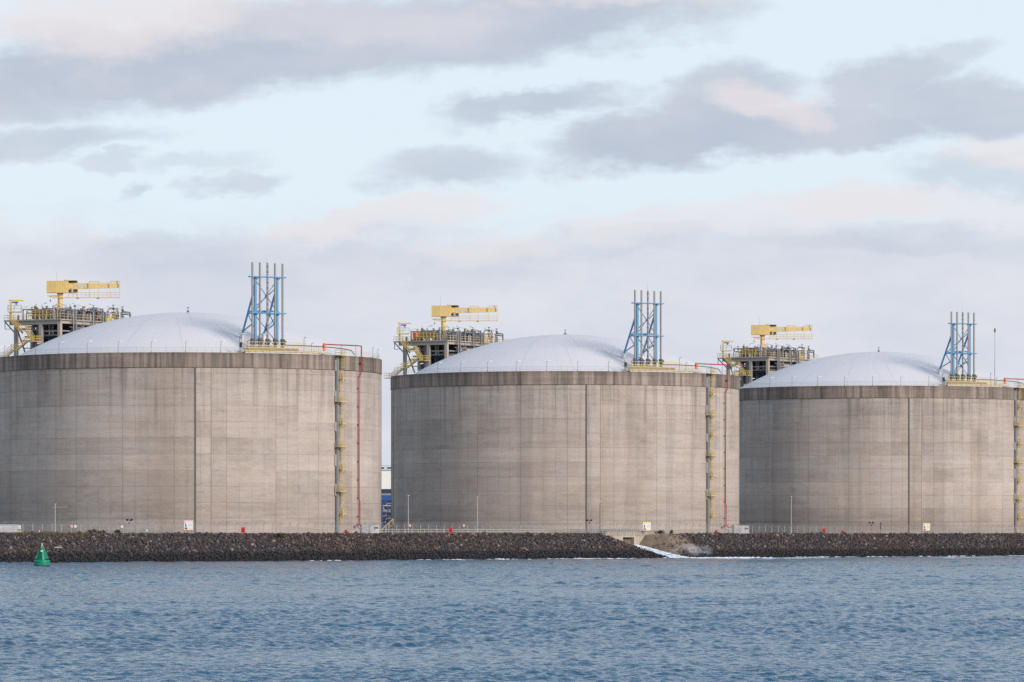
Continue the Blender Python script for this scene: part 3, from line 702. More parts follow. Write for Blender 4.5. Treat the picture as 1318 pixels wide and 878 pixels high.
for i in range(9):
    z = r2.uniform(6.4, DK-1.1); y0_ = r2.uniform(2,8); g = MB(); g.path([(LX+.3,y0_,z),(LX+.3,y0_+r2.uniform(5,14),z)], r2.uniform(.07,.17), n=6); g.build('service_pipe', r2.choice([M['dsteel'],M['brown'],M['lag']]), pf)

# ---- pipe manifold on the deck
mf = proto(empty('pipe_manifold', TP+P(7.7,12.5)+Vector((0,0,H0+DK)), RZ), 'dense grey pipes and valves on the platform of the {}', 'pipework')
mats = [M['dsteel'],M['dsteel'],M['navy'],M['dsteel'],M['dsteel'],M['tray'],M['lag'],M['stack'],M['brown'],M['steel']]
for i in range(38):
    x, y = r2.uniform(-5.6,7.0), r2.uniform(-11.5,12); h = r2.uniform(1.4,3.3); rr = r2.uniform(.2,.5); g = MB()
    g.lathe([(rr,0),(rr,h*.55),(rr*1.35,h*.56),(rr*1.35,h*.62),(rr*.7,h*.64),(rr*.7,h*.85),(rr*1.1,h*.87),(rr*.6,h)], x, y, 10); o = g.build('pump_head', r2.choice(mats), mf, smooth=True)
    if i % 2:
        g = MB(); g.tube((x,y,h),(x,y,h+.35),.05,n=5); g.torus((x,y,h+.35),(.3,.1,1),.3,.045,10,4); g.build('hand_wheel', r2.choice([M['dsteel'],M['yellow'],M['dsteel'],M['orange']]), o)
for i in range(42):
    z = r2.uniform(.6,2.7); rr = r2.uniform(.07,.2); x, y = r2.uniform(-6,6), r2.uniform(-11.5,9); g = MB()
    if i % 2: pts = [(x,y,.05),(x,y,z),(x+r2.uniform(1.5,5)*(1 if x < 1 else -1),y,z)]; pts.append((pts[-1][0],y,.3))
    else: pts = [(x,y,z+.6),(x,y,z),(x,y+r2.uniform(2,5),z),(x+.8,y+5.2,z),(x+.8,y+5.2,.1)]
    g.path(pts, rr, n=7); g.build('pipe', r2.choice(mats), mf, smooth=True)
for i in range(30):
    x, y = r2.uniform(3.2,7.2), r2.uniform(-9.5,14.5); h = r2.uniform(1.6,3.2); g = MB(); k = r2.uniform(.12,.4)
    if i % 3 == 0: g.box(x-k*1.4,x+k*1.4,y-k,y+k*1.6,0,h*.8); g.tube((x,y,h*.8),(x,y,h),.08,n=6)
    elif i % 3 == 1: g.path([(x,y,0),(x,y,h),(x+.7,y+.2,h+.2),(x+.7,y+2.4,h+.1),(x+.7,y+2.5,.4)], k*.5, n=7)
    else: g.lathe([(k,0),(k,h*.7),(k*1.5,h*.72),(k*1.5,h*.78),(k*.6,h*.8),(k*.6,h)], x, y, 9)
    g.build('pipe' if i % 3 == 1 else 'pump_head' if i % 3 == 2 else 'valve_box', r2.choice(mats), mf, smooth=i % 3 == 1)
for i in range(24):
    x, y, z = r2.uniform(-6,7), r2.uniform(-12,12), r2.uniform(.9,2.4); g = MB()
    g.bar((x-.35,y,z),(x+.35,y,z),.3,.34); g.tube((x,y,z),(x,y,z+.75),.07,n=6); g.lathe([(.22,.7),(.28,.8),(.28,1.0),(.1,1.1)], x, y, 8, z); g.tube((x,y,-.0),(x,y,z),.05,n=5)
    g.build('valve', r2.choice([M['dsteel'],M['dsteel'],M['steel'],M['yellow'],M['brown']]), mf)
for (x,y,h) in ((-5.5,-6,3.1),(7.0,11.5,3.6),(2.5,-11,2.9),(6.9,4,2.8),(6.5,8.7,3.9)):
    g = MB(); g.tube((x,y,0),(x,y,h),.07,n=6); g.bar((x-.3,y,h),(x+.35,y,h+.1),.16,.14); g.bar((x-.15,y,h*.8),(x+.3,y,h*.8),.3,.5); g.build('instrument_post', M['dsteel'], mf)

# ---- yellow framed skid beside the crane
sk = proto(empty('equipment_skid', TP+P(8.4,1.8)+Vector((0,0,H0+DK)), RZ), 'low yellow framed skid beside the crane of the {}', 'equipment skid')
g = MB()
for x in np.linspace(-2.6,2.6,6):
    for y in (-1.3,1.3): g.tube((x,y,0),(x,y,2.1),.07,n=5)
for z in (1.0,1.6,2.1):
    for y in (-1.3,1.3): g.tube((-2.6,y,z),(2.6,y,z),.065,n=5)
    for x in (-2.6,2.6): g.tube((x,-1.3,z),(x,1.3,z),.065,n=5)
g.build('frame', M['yellow'], sk)
g = MB(); g.box(-2.5,2.5,-1.2,1.2,.85,.98); g.build('floor_plate', M['yellow'], sk)
g = MB(); g.tube((-2.2,0,1.65),(2.2,0,1.65),.6,n=12); g.lathe([(.3,2.1),(.3,2.7),(.15,2.8)],-1,0,8); g.lathe([(.4,2.0),(.4,2.5),(.2,2.6)],1,0.2,8); g.build('vessel', M['brown'], sk, smooth=True)
# ---- orange cabinet on the long side, dark frames
sk2 = proto(empty('valve_skid', TP+P(14.2,18.5)+Vector((0,0,H0+DK)), RZ), 'small amber valve skid near the dome of the {}', 'equipment skid')
g = MB(); g.box(-.9,.9,-1.6,1.6,.1,.9); g.build('housing', M['yellow'], sk2)
g = MB()
for x in (-.95,.95):
    for y in (-1.7,0,1.7): g.tube((x,y,0),(x,y,1.9),.06,n=5)
    g.tube((x,-1.7,1.9),(x,1.7,1.9),.06,n=5); g.tube((x,-1.7,1.3),(x,1.7,1.3),.06,n=5)
g.build('frame', M['yellow'], sk2)
g = MB(); g.lathe([(.35,.9),(.35,1.7),(.2,1.9)],0,-.7,9); g.lathe([(.3,.9),(.3,1.5),(.15,1.7)],0,.8,9); g.build('valve', M['lag'], sk2)
# ---- lamp posts on the platform
pl0 = None
for (x,y,rz,h) in ((1.9,.2,.2,3.0),(4.2,.3,.3,2.7),(7.0,4,.1,3.6),(15.2,1.5,2.9,3.2),(15.2,5.8,2.7,3.4),(15.2,8.6,3.3,3.1),(15.2,12.5,2.9,3.5),(15.2,15,3.0,2.8),(15.2,19.2,2.8,3.2),(15.2,23,3.1,3.0),(10.5,13,3.1,3.2),(13,24.8,.1,2.2)):
    r = lamp_post('lamp_post', h, .75, 0, pm=M['steel'])
    r.location = TP + P(x,y) + Vector((0,0,H0+DK)); r.rotation_euler.z = rz+RZ
    proto(r, 'lamp post on the process platform of the {}', 'lamp post', 'lamp posts on the process platform of the {}')
# ---- davit at the overhanging corner
dv = proto(empty('davit_crane', TP+P(.7,.6)+Vector((0,0,H0+DK))), 'small yellow davit at the platform corner of the {}', 'davit')
g = MB(); g.box(-.24,.24,-.24,.24,0,4.7); g.build('post', M['yellow'], dv)
g = MB(); g.bar((-.4,0,4.55),(2.9,0,4.45),.2,.3); g.build('arm', M['yellow'], dv)
g = MB(); g.box(.35,1.7,-.3,.3,3.9,4.25); g.lathe([(.2,0),(.2,.4)],1.3,-.1,8,3.5); g.build('hoist', M['dsteel'], dv)
g = MB(); g.box(-.6,2.4,-.7,.7,1.75,2.0); g.build('platform', M['yellow'], dv)
g = MB(); rail(g, [(-.6,-.7,0),(2.4,-.7,0),(2.4,.7,0),(-.6,.7,0),(-.6,-.7,0)], 2.0, 1.4, 1.5, .03); g.build('guard_rail', M['rail'], dv)
g = MB(); g.lathe([(.25,0),(.25,1.0),(.15,1.15)], 1.75, 0, 8); g.build('bollard', M['dsteel'], dv)
# ---- jib crane
jc = proto(empty('jib_crane', TP+Vector((-30.4,19.9,H0+DK))), 'yellow jib crane with boxy cabin above the {}', 'crane')
cz0, cz1 = 60.35-54.0, 63.0-54.0
g = MB(); g.lathe([(.75,0),(.75,.3),(.58,.35),(.56,6.0),(.75,6.05),(.75,6.35)], 0,0,20); g.build('post', M['crane'], jc, smooth=True)
g = MB(); g.lathe([(.95,1.95),(.95,2.12)],0,0,14)
rail(g, [(-1.2,-1.0,0),(1.4,-1.0,0),(1.4,1.0,0),(-1.2,1.0,0),(-1.2,-1.0,0)], 2.1, 1.5, 1.3, .035); g.box(-1.2,1.4,-1,1,2.0,2.1); g.build('service_platform', M['rail'], jc)
g = MB(); b_ = len(g.v)
for z in (cz0, cz1):
    for x, y in ((-3.0,-.95),(-.9,-1.35),(1.95,-1.35),(1.95,1.3),(-3.0,1.3)): g.v.append((x,y,z+(0 if z == cz0 else (.04 if x < -2 else 0))))
for i in range(5):
    j = (i+1) % 5; g.f.append((b_+i,b_+j,b_+5+j,b_+5+i))
g.f.append((b_+4,b_+3,b_+2,b_+1,b_)); g.f.append((b_+5,b_+6,b_+7,b_+8,b_+9))
cab = g.build('cabin', M['crane'], jc)
g = MB()
for x in np.arange(-2.6, 1.8, .55): g.box(x-.02,x+.02,-1.385,-1.352,cz0+.1,cz1-.1) if x > -.8 else None
g.box(-.9,2.02,-1.4,-1.352,cz1-.09,cz1+.03); g.box(-.9,2.02,-1.4,-1.352,cz0-.03,cz0+.08); g.build('cladding_rib', M['crane'], cab)
g = MB(); g.box(1.0,3.8,-1.1,1.2,cz1+.003,cz1+.12); g.build('roof_hatch', M['brown'], jc)
g = MB(); g.tube((-.8,.3,cz1),(-.8,.3,cz1+2.4),.03,.012,n=5); g.build('whip_antenna', M['dsteel'], jc)
for x in (.4,.9):
    g = MB(); g.tube((x+.6,0,cz1),(x+.6,0,cz1+.4),.05,n=5); g.build('vent_stub', M['dsteel'], jc)
g = MB(); g.box(1.96,3.85,.2,1.25,cz0+.0,cz1-.05); g.build('winch_house', M['brown'], jc)
g = MB(); g.lathe([(.32,-.45),(.32,.45)],2.7,-.4,10,cz0+.55); g.build('winch', M['steel'], jc)
g = MB(); b_ = len(g.v); zb0, zb1 = 61.2-54, 62.6-54
for x, lo, hi in ((1.96,zb0-.15,zb1+.05),(4.6,zb0,zb1-.05),(13.4,zb0+.3,zb1-.2)):
    for y in (-.38,.16): g.v += [(x,y,lo),(x,y,hi)]
for k in range(2):
    a = b_+k*4; g.f += [(a,a+4,a+5,a+1),(a+2,a+3,a+7,a+6),(a+1,a+5,a+7,a+3),(a,a+2,a+6,a+4)]
g.f += [(b_,b_+1,b_+3,b_+2),(b_+8,b_+10,b_+11,b_+9)]
bm_ = g.build('boom', M['crane'], jc)
g = MB(); g.box(3.9,5.6,-.41,-.385,zb0+.5,zb1-.35); g.build('load_sign', M['rail'], bm_)
g = MB(); wz = 59.35-54; g.box(-1.8,13.6,-.75,-.05,wz-.16,wz); g.box(-2.9,-1.7,-.6,.6,wz+.25,wz+.4); g.box(-2.4,-.5,-.5,-.2,wz+.1,wz+.45); g.build('walkway', M['crane'], jc)
g = MB()
for y in (-.72,-.08):
    for h in (.55,1.1): g.tube((2,y,wz+h),(13.55,y,wz+h),.03,n=5)
    for x in np.arange(2,13.6,.96): g.tube((x,y,wz),(x,y,wz+1.1),.022,n=4)
g.build('walkway_railing', M['crane'], jc)
for x, top in ((2.0,cz0),(3.82,cz0),(6.7,zb1+.4),(8.75,zb0+.3),(11.4,zb1+.45),(13.55,zb1+.45)):
    g = MB(); g.box(x-.075,x+.075,-.85,-.72,wz-.2,top); g.build('hanger', M['crane'], jc)
g = MB(); g.path([(6.7,-.6,zb1+.35),(8.9,-.6,zb1+.35),(8.9,-.6,zb1-.1)], .07, n=5); g.path([(11.4,-.6,zb1+.4),(13.55,-.6,zb1+.4)], .09, n=5); g.path([(6.7,.0,zb1+.15),(13.2,0,zb1-.0)], .03, n=4); g.box(12.75,13.05,-.3,.2,zb1-.3,zb1+.4); g.build('head_frame', M['crane'], jc)
for x in (4.0,8.6): 
    g = MB(); g.box(x-.3,x+.3,-.6,-.2,wz-.34,wz-.165); g.build('trolley_stop', M['dsteel'], jc)
g = MB(); g.tube((-2.25,0,wz+.25),(-2.25,0,wz-.7),.03,n=5); g.box(-2.4,-2.1,-.12,.12,wz-.95,wz-.65); g.build('hook', M['dsteel'], jc)
g = MB(); g.bar((.5,-.2,1.2),(1.1,-.2,.5),.5,.3); g.build('slew_motor', M['crane'], jc)

# copies for the other two tanks
for k in (1, 2):
    for root, label, cat, group in PROTO:
        c = copy_tree(root); c.location = root.location + (TANKS[k]-TP)
        c['label'] = label.format(WHO[k])
        if group: c['group'] = group.format(WHO[k])

# ---- things only one tank has
r = empty('red_container', TANKS[1]+P(5.0,1.6)+Vector((0,0,H0+DK)), RZ, 'red drum shaped container on the middle process platform', 'container')
g = MB(); g.lathe([(.85,.35),(.9,.4),(.9,1.0),(.92,1.05),(.9,1.1),(.9,2.1),(.85,2.2)], n=16); g.build('drum', M['orange'], r, smooth=True)
g = MB(); g.box(-.8,.8,-.8,.8,0,.34); g.build('stand', M['dsteel'], r)
q = TANKS[2]+pol(43.4, 41.2, H0); r = empty('roof_mast', q, 0, 'tall thin mast with a dark box on top beside the roof platform', 'mast')
g = MB(); g.tube((0,0,0),(0,0,7),.12,.1,n=8); g.tube((0,0,7),(0,0,14.6),.075,.06,n=8); g.build('pole', M['steel'], r)
g = MB(); g.box(-.22,.22,-.2,.2,14.5,15.4); g.box(-.12,.12,-.12,.12,15.4,15.6); g.build('sensor_box', M['dsteel'], r)
r = empty('marker_box', TANKS[1]+pol(81, 42.2, H0), 0, 'yellow equipment box standing on the rim end of the middle tank', 'box')
g = MB(); g.box(-.55,.55,-.4,.4,.1,1.1); g.build('body', M['yellow'], r); g = MB(); g.box(-.58,.58,-.43,.43,1.1,1.18); g.build('lid', M['pale_yellow'], r)

# ------------------------------------------------------------------ yard: fences
def chain_mat():
    m, t, p = material('chain_link_wire')
    v = coords(t); x, y, z = t.sep(v)
    a = t.m('MULTIPLY', t.m('ADD', x, z), 9.0); b = t.m('MULTIPLY', t.m('SUBTRACT', x, z), 9.0)
    e = lambda q: t.m('GREATER_THAN', t.m('ABSOLUTE', t.m('SUBTRACT', t.m('FRACT', q), .5)), .474)
    wire = t.m('MAXIMUM', e(a), e(b)); t.put(p.inputs['Alpha'], wire)
    p.inputs['Base Color'].default_value = (.42,.43,.44,1); p.inputs['Metallic'].default_value = .2; p.inputs['Roughness'].default_value = .5
    return m
M['chain'] = chain_mat()
SF = 14.0
def fence(t0, t1, label):
    o = empty('security_fence', shore(t0, SF, GZ+.02), SHORE_ROT, label, 'fence', 'chain link fence along the dyke crest'); L = t1-t0; n = int(L/2.75)
    pd = None
    for i in range(n+1):
        x = L*i/n
        if pd is None:
            g = MB(); g.tube((0,0,0),(0,0,2.15),.06,n=6); g.tube((0,0,2.13),(.12,-.42,2.62),.055,n=6); pd = g.build('post', M['steel'], o); q = pd
        else:
            q = pd.copy(); COL.objects.link(q); q.parent = o
        q.location = (x,0,0); q.rotation_euler.z = rnd.uniform(-.06,.06); q.rotation_euler.x = rnd.uniform(-.015,.015)
    g = MB(); g.quad((0,.06,.05),(L,.06,.05),(L,.06,2.1),(0,.06,2.1)); g.build('chain_link', M['chain'], o)
    g = MB()
    for z in (.1,1.1,2.1): g.tube((0,.06,z),(L,.06,z),.016,n=4)
    for k in (.35,.7,1.0): g.tube((0,-.42*k,2.13+.49*k),(L,-.42*k,2.13+.49*k),.012,n=4)
    g.build('wire', M['steel'], o)
fence(-40, 88, 'chain link fence with bent post tops in front of the tank behind the green buoy')
fence(88.6, 205, 'chain link fence with bent post tops between the grey cabinet and the outfall')
fence(205.6, 305, 'chain link fence with bent post tops above the outfall mound')
fence(305.6, 440, 'chain link fence with bent post tops in front of the tank with the roof mast')
# low yellow-post guard rail in front of the middle tank
ta, tb = t_at(488, 16.5), t_at(705, 16.5)
o = empty('safety_railing', shore(ta, 16.5, GZ), SHORE_ROT, 'low pale railing on yellow posts at the foot of the middle tank', 'railing'); L = tb-ta; n = int(L/2.2); pd = None
for i in range(n+1):
    if pd is None:
        g = MB(); g.box(-.07,.07,-.05,.05,0,1.3); pd = g.build('post', M['yellow'], o); q = pd
    else: q = pd.copy(); COL.objects.link(q); q.parent = o
    q.location = (L*i/n,0,0)
g = MB()
for z in (.7,1.2): g.tube((0,-.08,z),(L,-.08,z),.05,n=5)
g.build('rail', M['rail'], o)
# sign boards
def sign(px, label):
    r = empty('safety_sign', at(px, 13.3, GZ), math.radians(16)+0*SHORE_ROT, label, 'sign', 'safety sign boards on the fence')
    g = MB(); g.box(-.95,.95,-.03,.03,1.05,2.95); g.build('board', M['white'], r)
    g = MB(); g.box(-.9,.9,-.05,-.033,2.62,2.88); g.build('header', M['signyellow'], r)
    g = MB(); g.box(-.68,-.46,-.05,-.033,1.75,2.15); g.lathe([(.09,0),(.09,.15)], -.57,-.045,6,2.17); g.box(-.8,-.34,-.05,-.033,1.72,1.8); g.build('figure_symbol', M['black'], r)
    g = MB(); g.box(-.78,-.24,-.05,-.033,1.15,1.55); g.build('fire_symbol', M['red'], r)
    g = MB(); g.box(.25,.6,-.05,-.033,1.18,1.5); g.build('warning_symbol', M['signyellow'], r)
    g = MB(); g.box(.1,.75,-.05,-.033,1.95,2.02); g.box(.1,.7,-.05,-.033,2.12,2.19); g.box(.1,.6,-.05,-.033,1.8,1.86); g.build('notice_line', M['grey'], r)
    for x in (-.7,.7):
        g = MB(); g.tube((x,.08,0),(x,.08,2.9),.05,n=6); g.build('leg', M['steel'], r)
sign(242.5, 'white safety board with yellow header below the tank behind the green buoy')
sign(832.5, 'white safety board with yellow header beside the concrete outfall wall')
sign(1192.5, 'white safety board with yellow header below the tank with the roof mast')
# grey cabinets
def cabinet(px, s, label):
    r = empty('electrical_cabinet', at(px, s, GZ), math.radians(20), label, 'cabinet', 'grey cabinets at the foot of the tanks')
    g = MB(); g.box(-1.95,1.95,-.7,.7,.12,2.15); g.build('housing', M['grey'], r)
    g = MB(); g.box(-2.05,2.05,-.8,.8,2.15,2.27); g.build('roof', M['lag'], r)
    g = MB(); g.box(-2.0,2.0,-.72,.72,0,.12); g.build('plinth', M['conc'], r)
    for x in (-.95,.95):
        g = MB(); g.box(x-.85,x+.85,-.735,-.703,.25,2.05); d = g.build('door', M['lag'] if x < 0 else M['grey'], r)
        g = MB(); g.box(x-.06,x+.0,-.78,-.737,1.0,1.3); g.build('handle', M['black'], d)
    g = MB(); g.box(.75,1.75,-.75,-.737,1.35,1.7); g.build('name_plate', M['navy'], r)
    g = MB(); g.box(.2,.5,-.75,-.737,1.1,1.4); g.build('warning_plate', M['pink'], r)
cabinet(475.5, 15.4, 'grey double door cabinet beside the gap between two tanks')
cabinet(953, 16.2, 'grey double door cabinet where the middle tank meets the mast tank')
# lamp poles, cctv poles, hydrants, markers
def light_pole(px, top, s, label, mat='rail'):
    b = at(px, s, GZ); h = z_of(top, b.y)-GZ
    r = empty('light_pole', b, 0, label, 'light pole', 'tall thin poles in front of the tanks')
    g = MB(); g.tube((0,0,0),(0,0,1.2),.11,n=8); g.tube((0,0,1.2),(0,0,h),.07,.05,n=8); g.build('pole', M[mat], r)
    g = MB(); g.bar((-.1,0,h),(.3,0,h+.05),.16,.1); g.build('lamp_head', M['lamp'], r)
light_pole(71, 649, 15.5, 'pale pole in front of the tank behind the green buoy')
light_pole(525.5, 638, 15.2, 'pale pole at the shaded edge of the middle tank')
light_pole(614.5, 640, 15.2, 'pale pole with a small box in front of the middle tank')
light_pole(1018.5, 639, 15.5, 'pale pole before the shaded side of the tank with the roof mast')
light_pole(1222.5, 643, 15.5, 'thin grey pole beside the white board of the mast tank', 'steel')
light_pole(1290, 644, 15.5, 'thin grey pole near the ladder of the mast tank', 'steel')
light_pole(262, 657, 15.5, 'thin grey pole beside the white board of the buoy tank', 'steel')
light_pole(772, 646, 16, 'thin dark pole above the grey guard rail at the outfall', 'dsteel')
light_pole(863, 638, 16, 'thin pale pole above the sandy outfall mound')
def camera_pole(px, top, s, label):
    b = at(px, s, GZ); h = z_of(top, b.y)-GZ
    r = empty('camera_pole', b, 0, label, 'camera pole')
    g = MB(); g.tube((0,0,0),(0,0,h),.07,n=7); g.bar((-.45,0,h-.15),(.45,0,h-.15),.08); g.build('pole', M['steel'], r)
    for x in (-.42,.42):
        g = MB(); g.bar((x-.1,-.3,h+.02),(x+.12,.3,h+.1),.34,.32); g.build('camera_head', M['black'], r)
    g = MB(); g.box(-.12,.12,-.12,.12,h-.75,h-.35); g.build('junction_box', M['black'], r)
camera_pole(166.5, 669.5, 14.8, 'pole with two dark camera heads in front of the buoy tank')
camera_pole(758.5, 670, 14.8, 'pole with two dark camera heads above the outfall guard rail')
camera_pole(1121.5, 673, 14.8, 'pole with two dark camera heads in front of the mast tank')
def hydrant(px, s, kind, label):
    r = empty('fire_hydrant' if kind == 'h' else 'hose_cabinet', at(px, s, GZ), 0, label, 'hydrant' if kind == 'h' else 'hose cabinet')
    if kind == 'h':
        g = MB(); g.lathe([(.3,0),(.3,.1),(.18,.12),(.18,.7),(.34,.75),(.34,.85),(.26,1.05),(.1,1.15)], n=12); g.build('body', M['red'], r, smooth=True)
        g = MB(); g.tube((-.55,0,.55),(.55,0,.55),.13,n=8); g.tube((-.6,0,.55),(-.5,0,.55),.2,n=8); g.tube((.5,0,.55),(.6,0,.55),.2,n=8); g.build('outlet', M['red'], r)
    else:
        g = MB(); g.box(-.4,.4,-.3,.3,.45,1.5); g.build('cabinet', M['orange'], r)
        g = MB(); g.box(-.46,.46,-.36,.36,1.5,1.58); g.build('lid', M['red'], r)
        g = MB(); g.box(-.3,.3,-.33,-.302,.55,1.4); g.build('door', M['red'], r)
        for x in (-.3,.3):
            g = MB(); g.box(x-.05,x+.05,-.05,.05,0,.45); g.build('leg', M['red'], r)
hydrant(313, 12.9, 'c', 'small red hose cabinet on the crest in front of the buoy tank')
hydrant(445.5, 12.9, 'h', 'red hydrant at the foot of the ladder on the buoy tank')
hydrant(580, 12.9, 'c', 'bright red hose cabinet on the crest in front of the middle tank')
hydrant(922, 12.9, 'h', 'red hydrant at the foot of the ladder on the middle tank')
hydrant(1060.5, 12.9, 'c', 'bright red hose cabinet on the crest in front of the mast tank')
hydrant(1085.5, 13.5, 'h', 'low red hydrant beside the red hose cabinet of the mast tank')
for px, lab in ((26.5,'orange marker post beside the white cabin end'),(50.5,'orange marker post on the crest above the buoy')):
    r = empty('marker_post', at(px, 12.6, CREST-.05), 0, lab, 'marker post')
    g = MB(); g.lathe([(.16,0),(.13,.75),(.05,.85)], n=10); g.build('post', M['cone'], r, smooth=True); g = MB(); g.box(-.25,.25,-.25,.25,-.02,.06); g.build('foot', M['black'], r); g = MB(); g.lathe([(.15,0),(.147,.14)], n=10, z0=.45); g.build('reflective_band', M['white'], r)
for px, pyy, mt, lab in ((97,677.5,'white','small white plate on the fence beside the green bush'),(92.3,677.5,'pink','small faded pink plate on the fence near the white plate'),(157,677.8,'white','small white plate on the fence below the twin cameras'),(527.5,676.5,'pink','small faded pink plate on the fence by the shaded pole'),(597,676.5,'pink','small faded pink plate on the fence past the red cabinet'),(189,683,'grey','small pale box at the fence foot beside the white safety board')):
    b = at(px, 13.75, 0); r = empty('fence_plate', (b.x,b.y,z_of(pyy,b.y)-.3), math.radians(20), lab, 'sign')
    g = MB(); g.box(-.24,.24,-.03,.03,.06,.54); g.build('plate', M[mt], r); g = MB(); g.box(-.18,.18,-.045,-.033,.24,.3); g.build('notice_line', M['grey'], r)
r = empty('signal_post', at(1133.5, 14.9, GZ), 0, 'short dark post beside the twin cameras of the mast tank', 'post')
g = MB(); g.tube((0,0,0),(0,0,3.0),.09,n=7); g.build('post', M['dsteel'], r); g = MB(); g.box(-.13,.13,-.1,.1,1.4,3.1); g.build('lamp_box', M['black'], r)
r = empty('wall_gate', at(77, 21, GZ), math.radians(12), 'grey pipe frame against the foot of the buoy tank', 'pipe frame')
g = MB(); g.bar((-1.6,0,5.6),(1.5,0,5.6),.2); g.bar((-.2,0,3.4),(1.6,0,3.4),.1); g.tube((0,0,0),(0,0,5.6),.05); g.build('pipe', M['tray'], r)
# white site cabin at the frame edge
c0 = at(8, 17.5, GZ); r = empty('site_cabin', c0, math.radians(18), 'long low white cabin behind the fence near the green buoy', 'cabin')
g = MB(); g.box(-6.0,2.0,-1.2,1.2,.25,1.95); g.build('body', M['grey'], r)
g = MB(); g.box(-6.1,2.05,-1.3,1.3,1.95,2.05); g.build('roof', M['grey'], r)
g = MB(); g.box(2.0,2.75,-1.1,1.1,1.15,1.95); g.build('end_unit', M['white'], r)
g = MB(); g.box(2.0,2.75,-1.0,1.0,.25,.85); g.build('lower_unit', M['white'], r)
g = MB(); g.box(-4.2,-3.3,-1.23,-1.203,.3,1.9); d = g.build('door', M['grey'], r); g = MB(); g.box(-3.5,-3.4,-1.27,-1.235,1.0,1.15); g.build('handle', M['black'], d)
g = MB(); g.box(-6,2.7,-1.1,1.1,0,.25); g.build('skid', M['dsteel'], r)

# ------------------------------------------------------------------ outfall
r = empty('outfall_wall', shore(TO, 15.6, 0), SHORE_ROT, 'pale concrete outfall wall with a dark square culvert', 'outfall')
g = MB(); zt_ = 6.15
# front face with splayed bottom, built as four blocks round the opening
g.box(-11.5,-3.2,-.9,0,1.0,zt_); g.box(1.2,11.0,-.9,0,1.0,zt_); g.box(-3.2,1.2,-.9,0,4.85,zt_); g.box(-3.2,1.2,-.9,0,.6,2.6)
g.build('headwall', M['conc2'], r)
g = MB(); g.box(-11.8,11.2,-1.1,.3,zt_+.003,zt_+.25); g.build('coping', M['conc2'], r)
g = MB(); g.box(-3.5,-3.203,0.003,7,2.3,5.1); g.box(1.203,1.5,.003,7,2.3,5.1); g.box(-3.2,1.2,.003,7,4.853,5.1); g.box(-3.2,1.2,6.7,7,2.3,4.85); g.build('culvert', M['conc'], r)
g0, g1 = t_at(738, 13.6), t_at(818, 15.3)
r = empty('guard_rail', shore(g0, 14.3, CREST-.1), SHORE_ROT, 'grey steel guard rail above the outfall wall', 'guard rail'); L = g1-g0
g = MB()
for z in (.95,.6,.28): g.box(0,L*.52 if z < .9 else L,-.06,.06,z,z+.2)
g.build('rail', M['tray'], r)
for i in range(11):
    g = MB(); x = L*i/10; g.box(x-.07,x+.07,-.16,-.063,-.3,1.2); g.build('post', M['steel'], r)
# stream running down the chute
def stream():
    g = MB(); n, mcols = 44, 12
    for i in range(n+1):
        s = 15.0-15.8*i/n; w_ = 2.3+max(0,4-s)*.55
        for j in range(mcols+1):
            x = -w_-1.2+(2*w_+1.2)*j/mcols + max(0,6-s)*.25; z = chan_z(s)+.42-(.0 if s > .8 else (.8-s)*.2)
            z = max(z, .06) + rnd.uniform(-.12,.16)
            g.v.append(tuple(shore(TO+x, s, z)))
    for i in range(n):
        for j in range(mcols): a = i*(mcols+1)+j; g.f.append((a,a+1,a+mcols+2,a+mcols+1))
    m, t, p = material('white_water'); v = coords(t)
    fl = t.noise(t.scl(v, (.5,.8,.6)), 1.0, 5, .65); c = t.mix(t.ramp(fl, .34, .56), (.17,.27,.38), (.78,.83,.88)); t.put(p.inputs['Base Color'], c); p.inputs['Roughness'].default_value = .35
    bump(t, p, fl, .6, .3)
    o = g.build('outfall_stream', m, smooth=True); tag(o, kind='structure')
stream()
# spray drifting off the outfall
m = bpy.data.materials.new('spray_mist'); m.use_nodes = True; t = NT(m.node_tree); m.node_tree.nodes.remove(m.node_tree.nodes['Principled BSDF'])
pv = t.new('ShaderNodeVolumePrincipled'); pv.inputs['Color'].default_value = (.95,.95,.97,1)
v = coords(t, 'Generated'); gx, gy, gz = t.sep(v)
rad = t.m('SQRT', t.m('ADD', t.m('POWER', t.m('SUBTRACT', gx, .5), 2.0), t.m('ADD', t.m('POWER', t.m('SUBTRACT', gy, .5), 2.0), t.m('POWER', t.m('SUBTRACT', gz, .35), 2.0))))
den = t.m('MULTIPLY', t.ramp(rad, .1, .46, 1, 0), t.ramp(t.noise(v, 4.0, 4), .38, .7))
t.put(pv.inputs['Density'], t.m('MULTIPLY', den, .34)); t.l.new(pv.outputs[0], m.node_tree.nodes['Material Output'].inputs['Volume'])
g = MB(); g.lathe([(.05,0),(4.5,.6),(6.0,1.8),(4.8,3.6),(2.2,4.8),(.05,5.2)], n=20); o = g.build('spray', m); o.location = shore(TO+6.5, 2.4, .08); o.scale = (1.1,1.0,.85); tag(o, 'faint white spray drifting off the outfall stream', 'spray', kind='stuff')

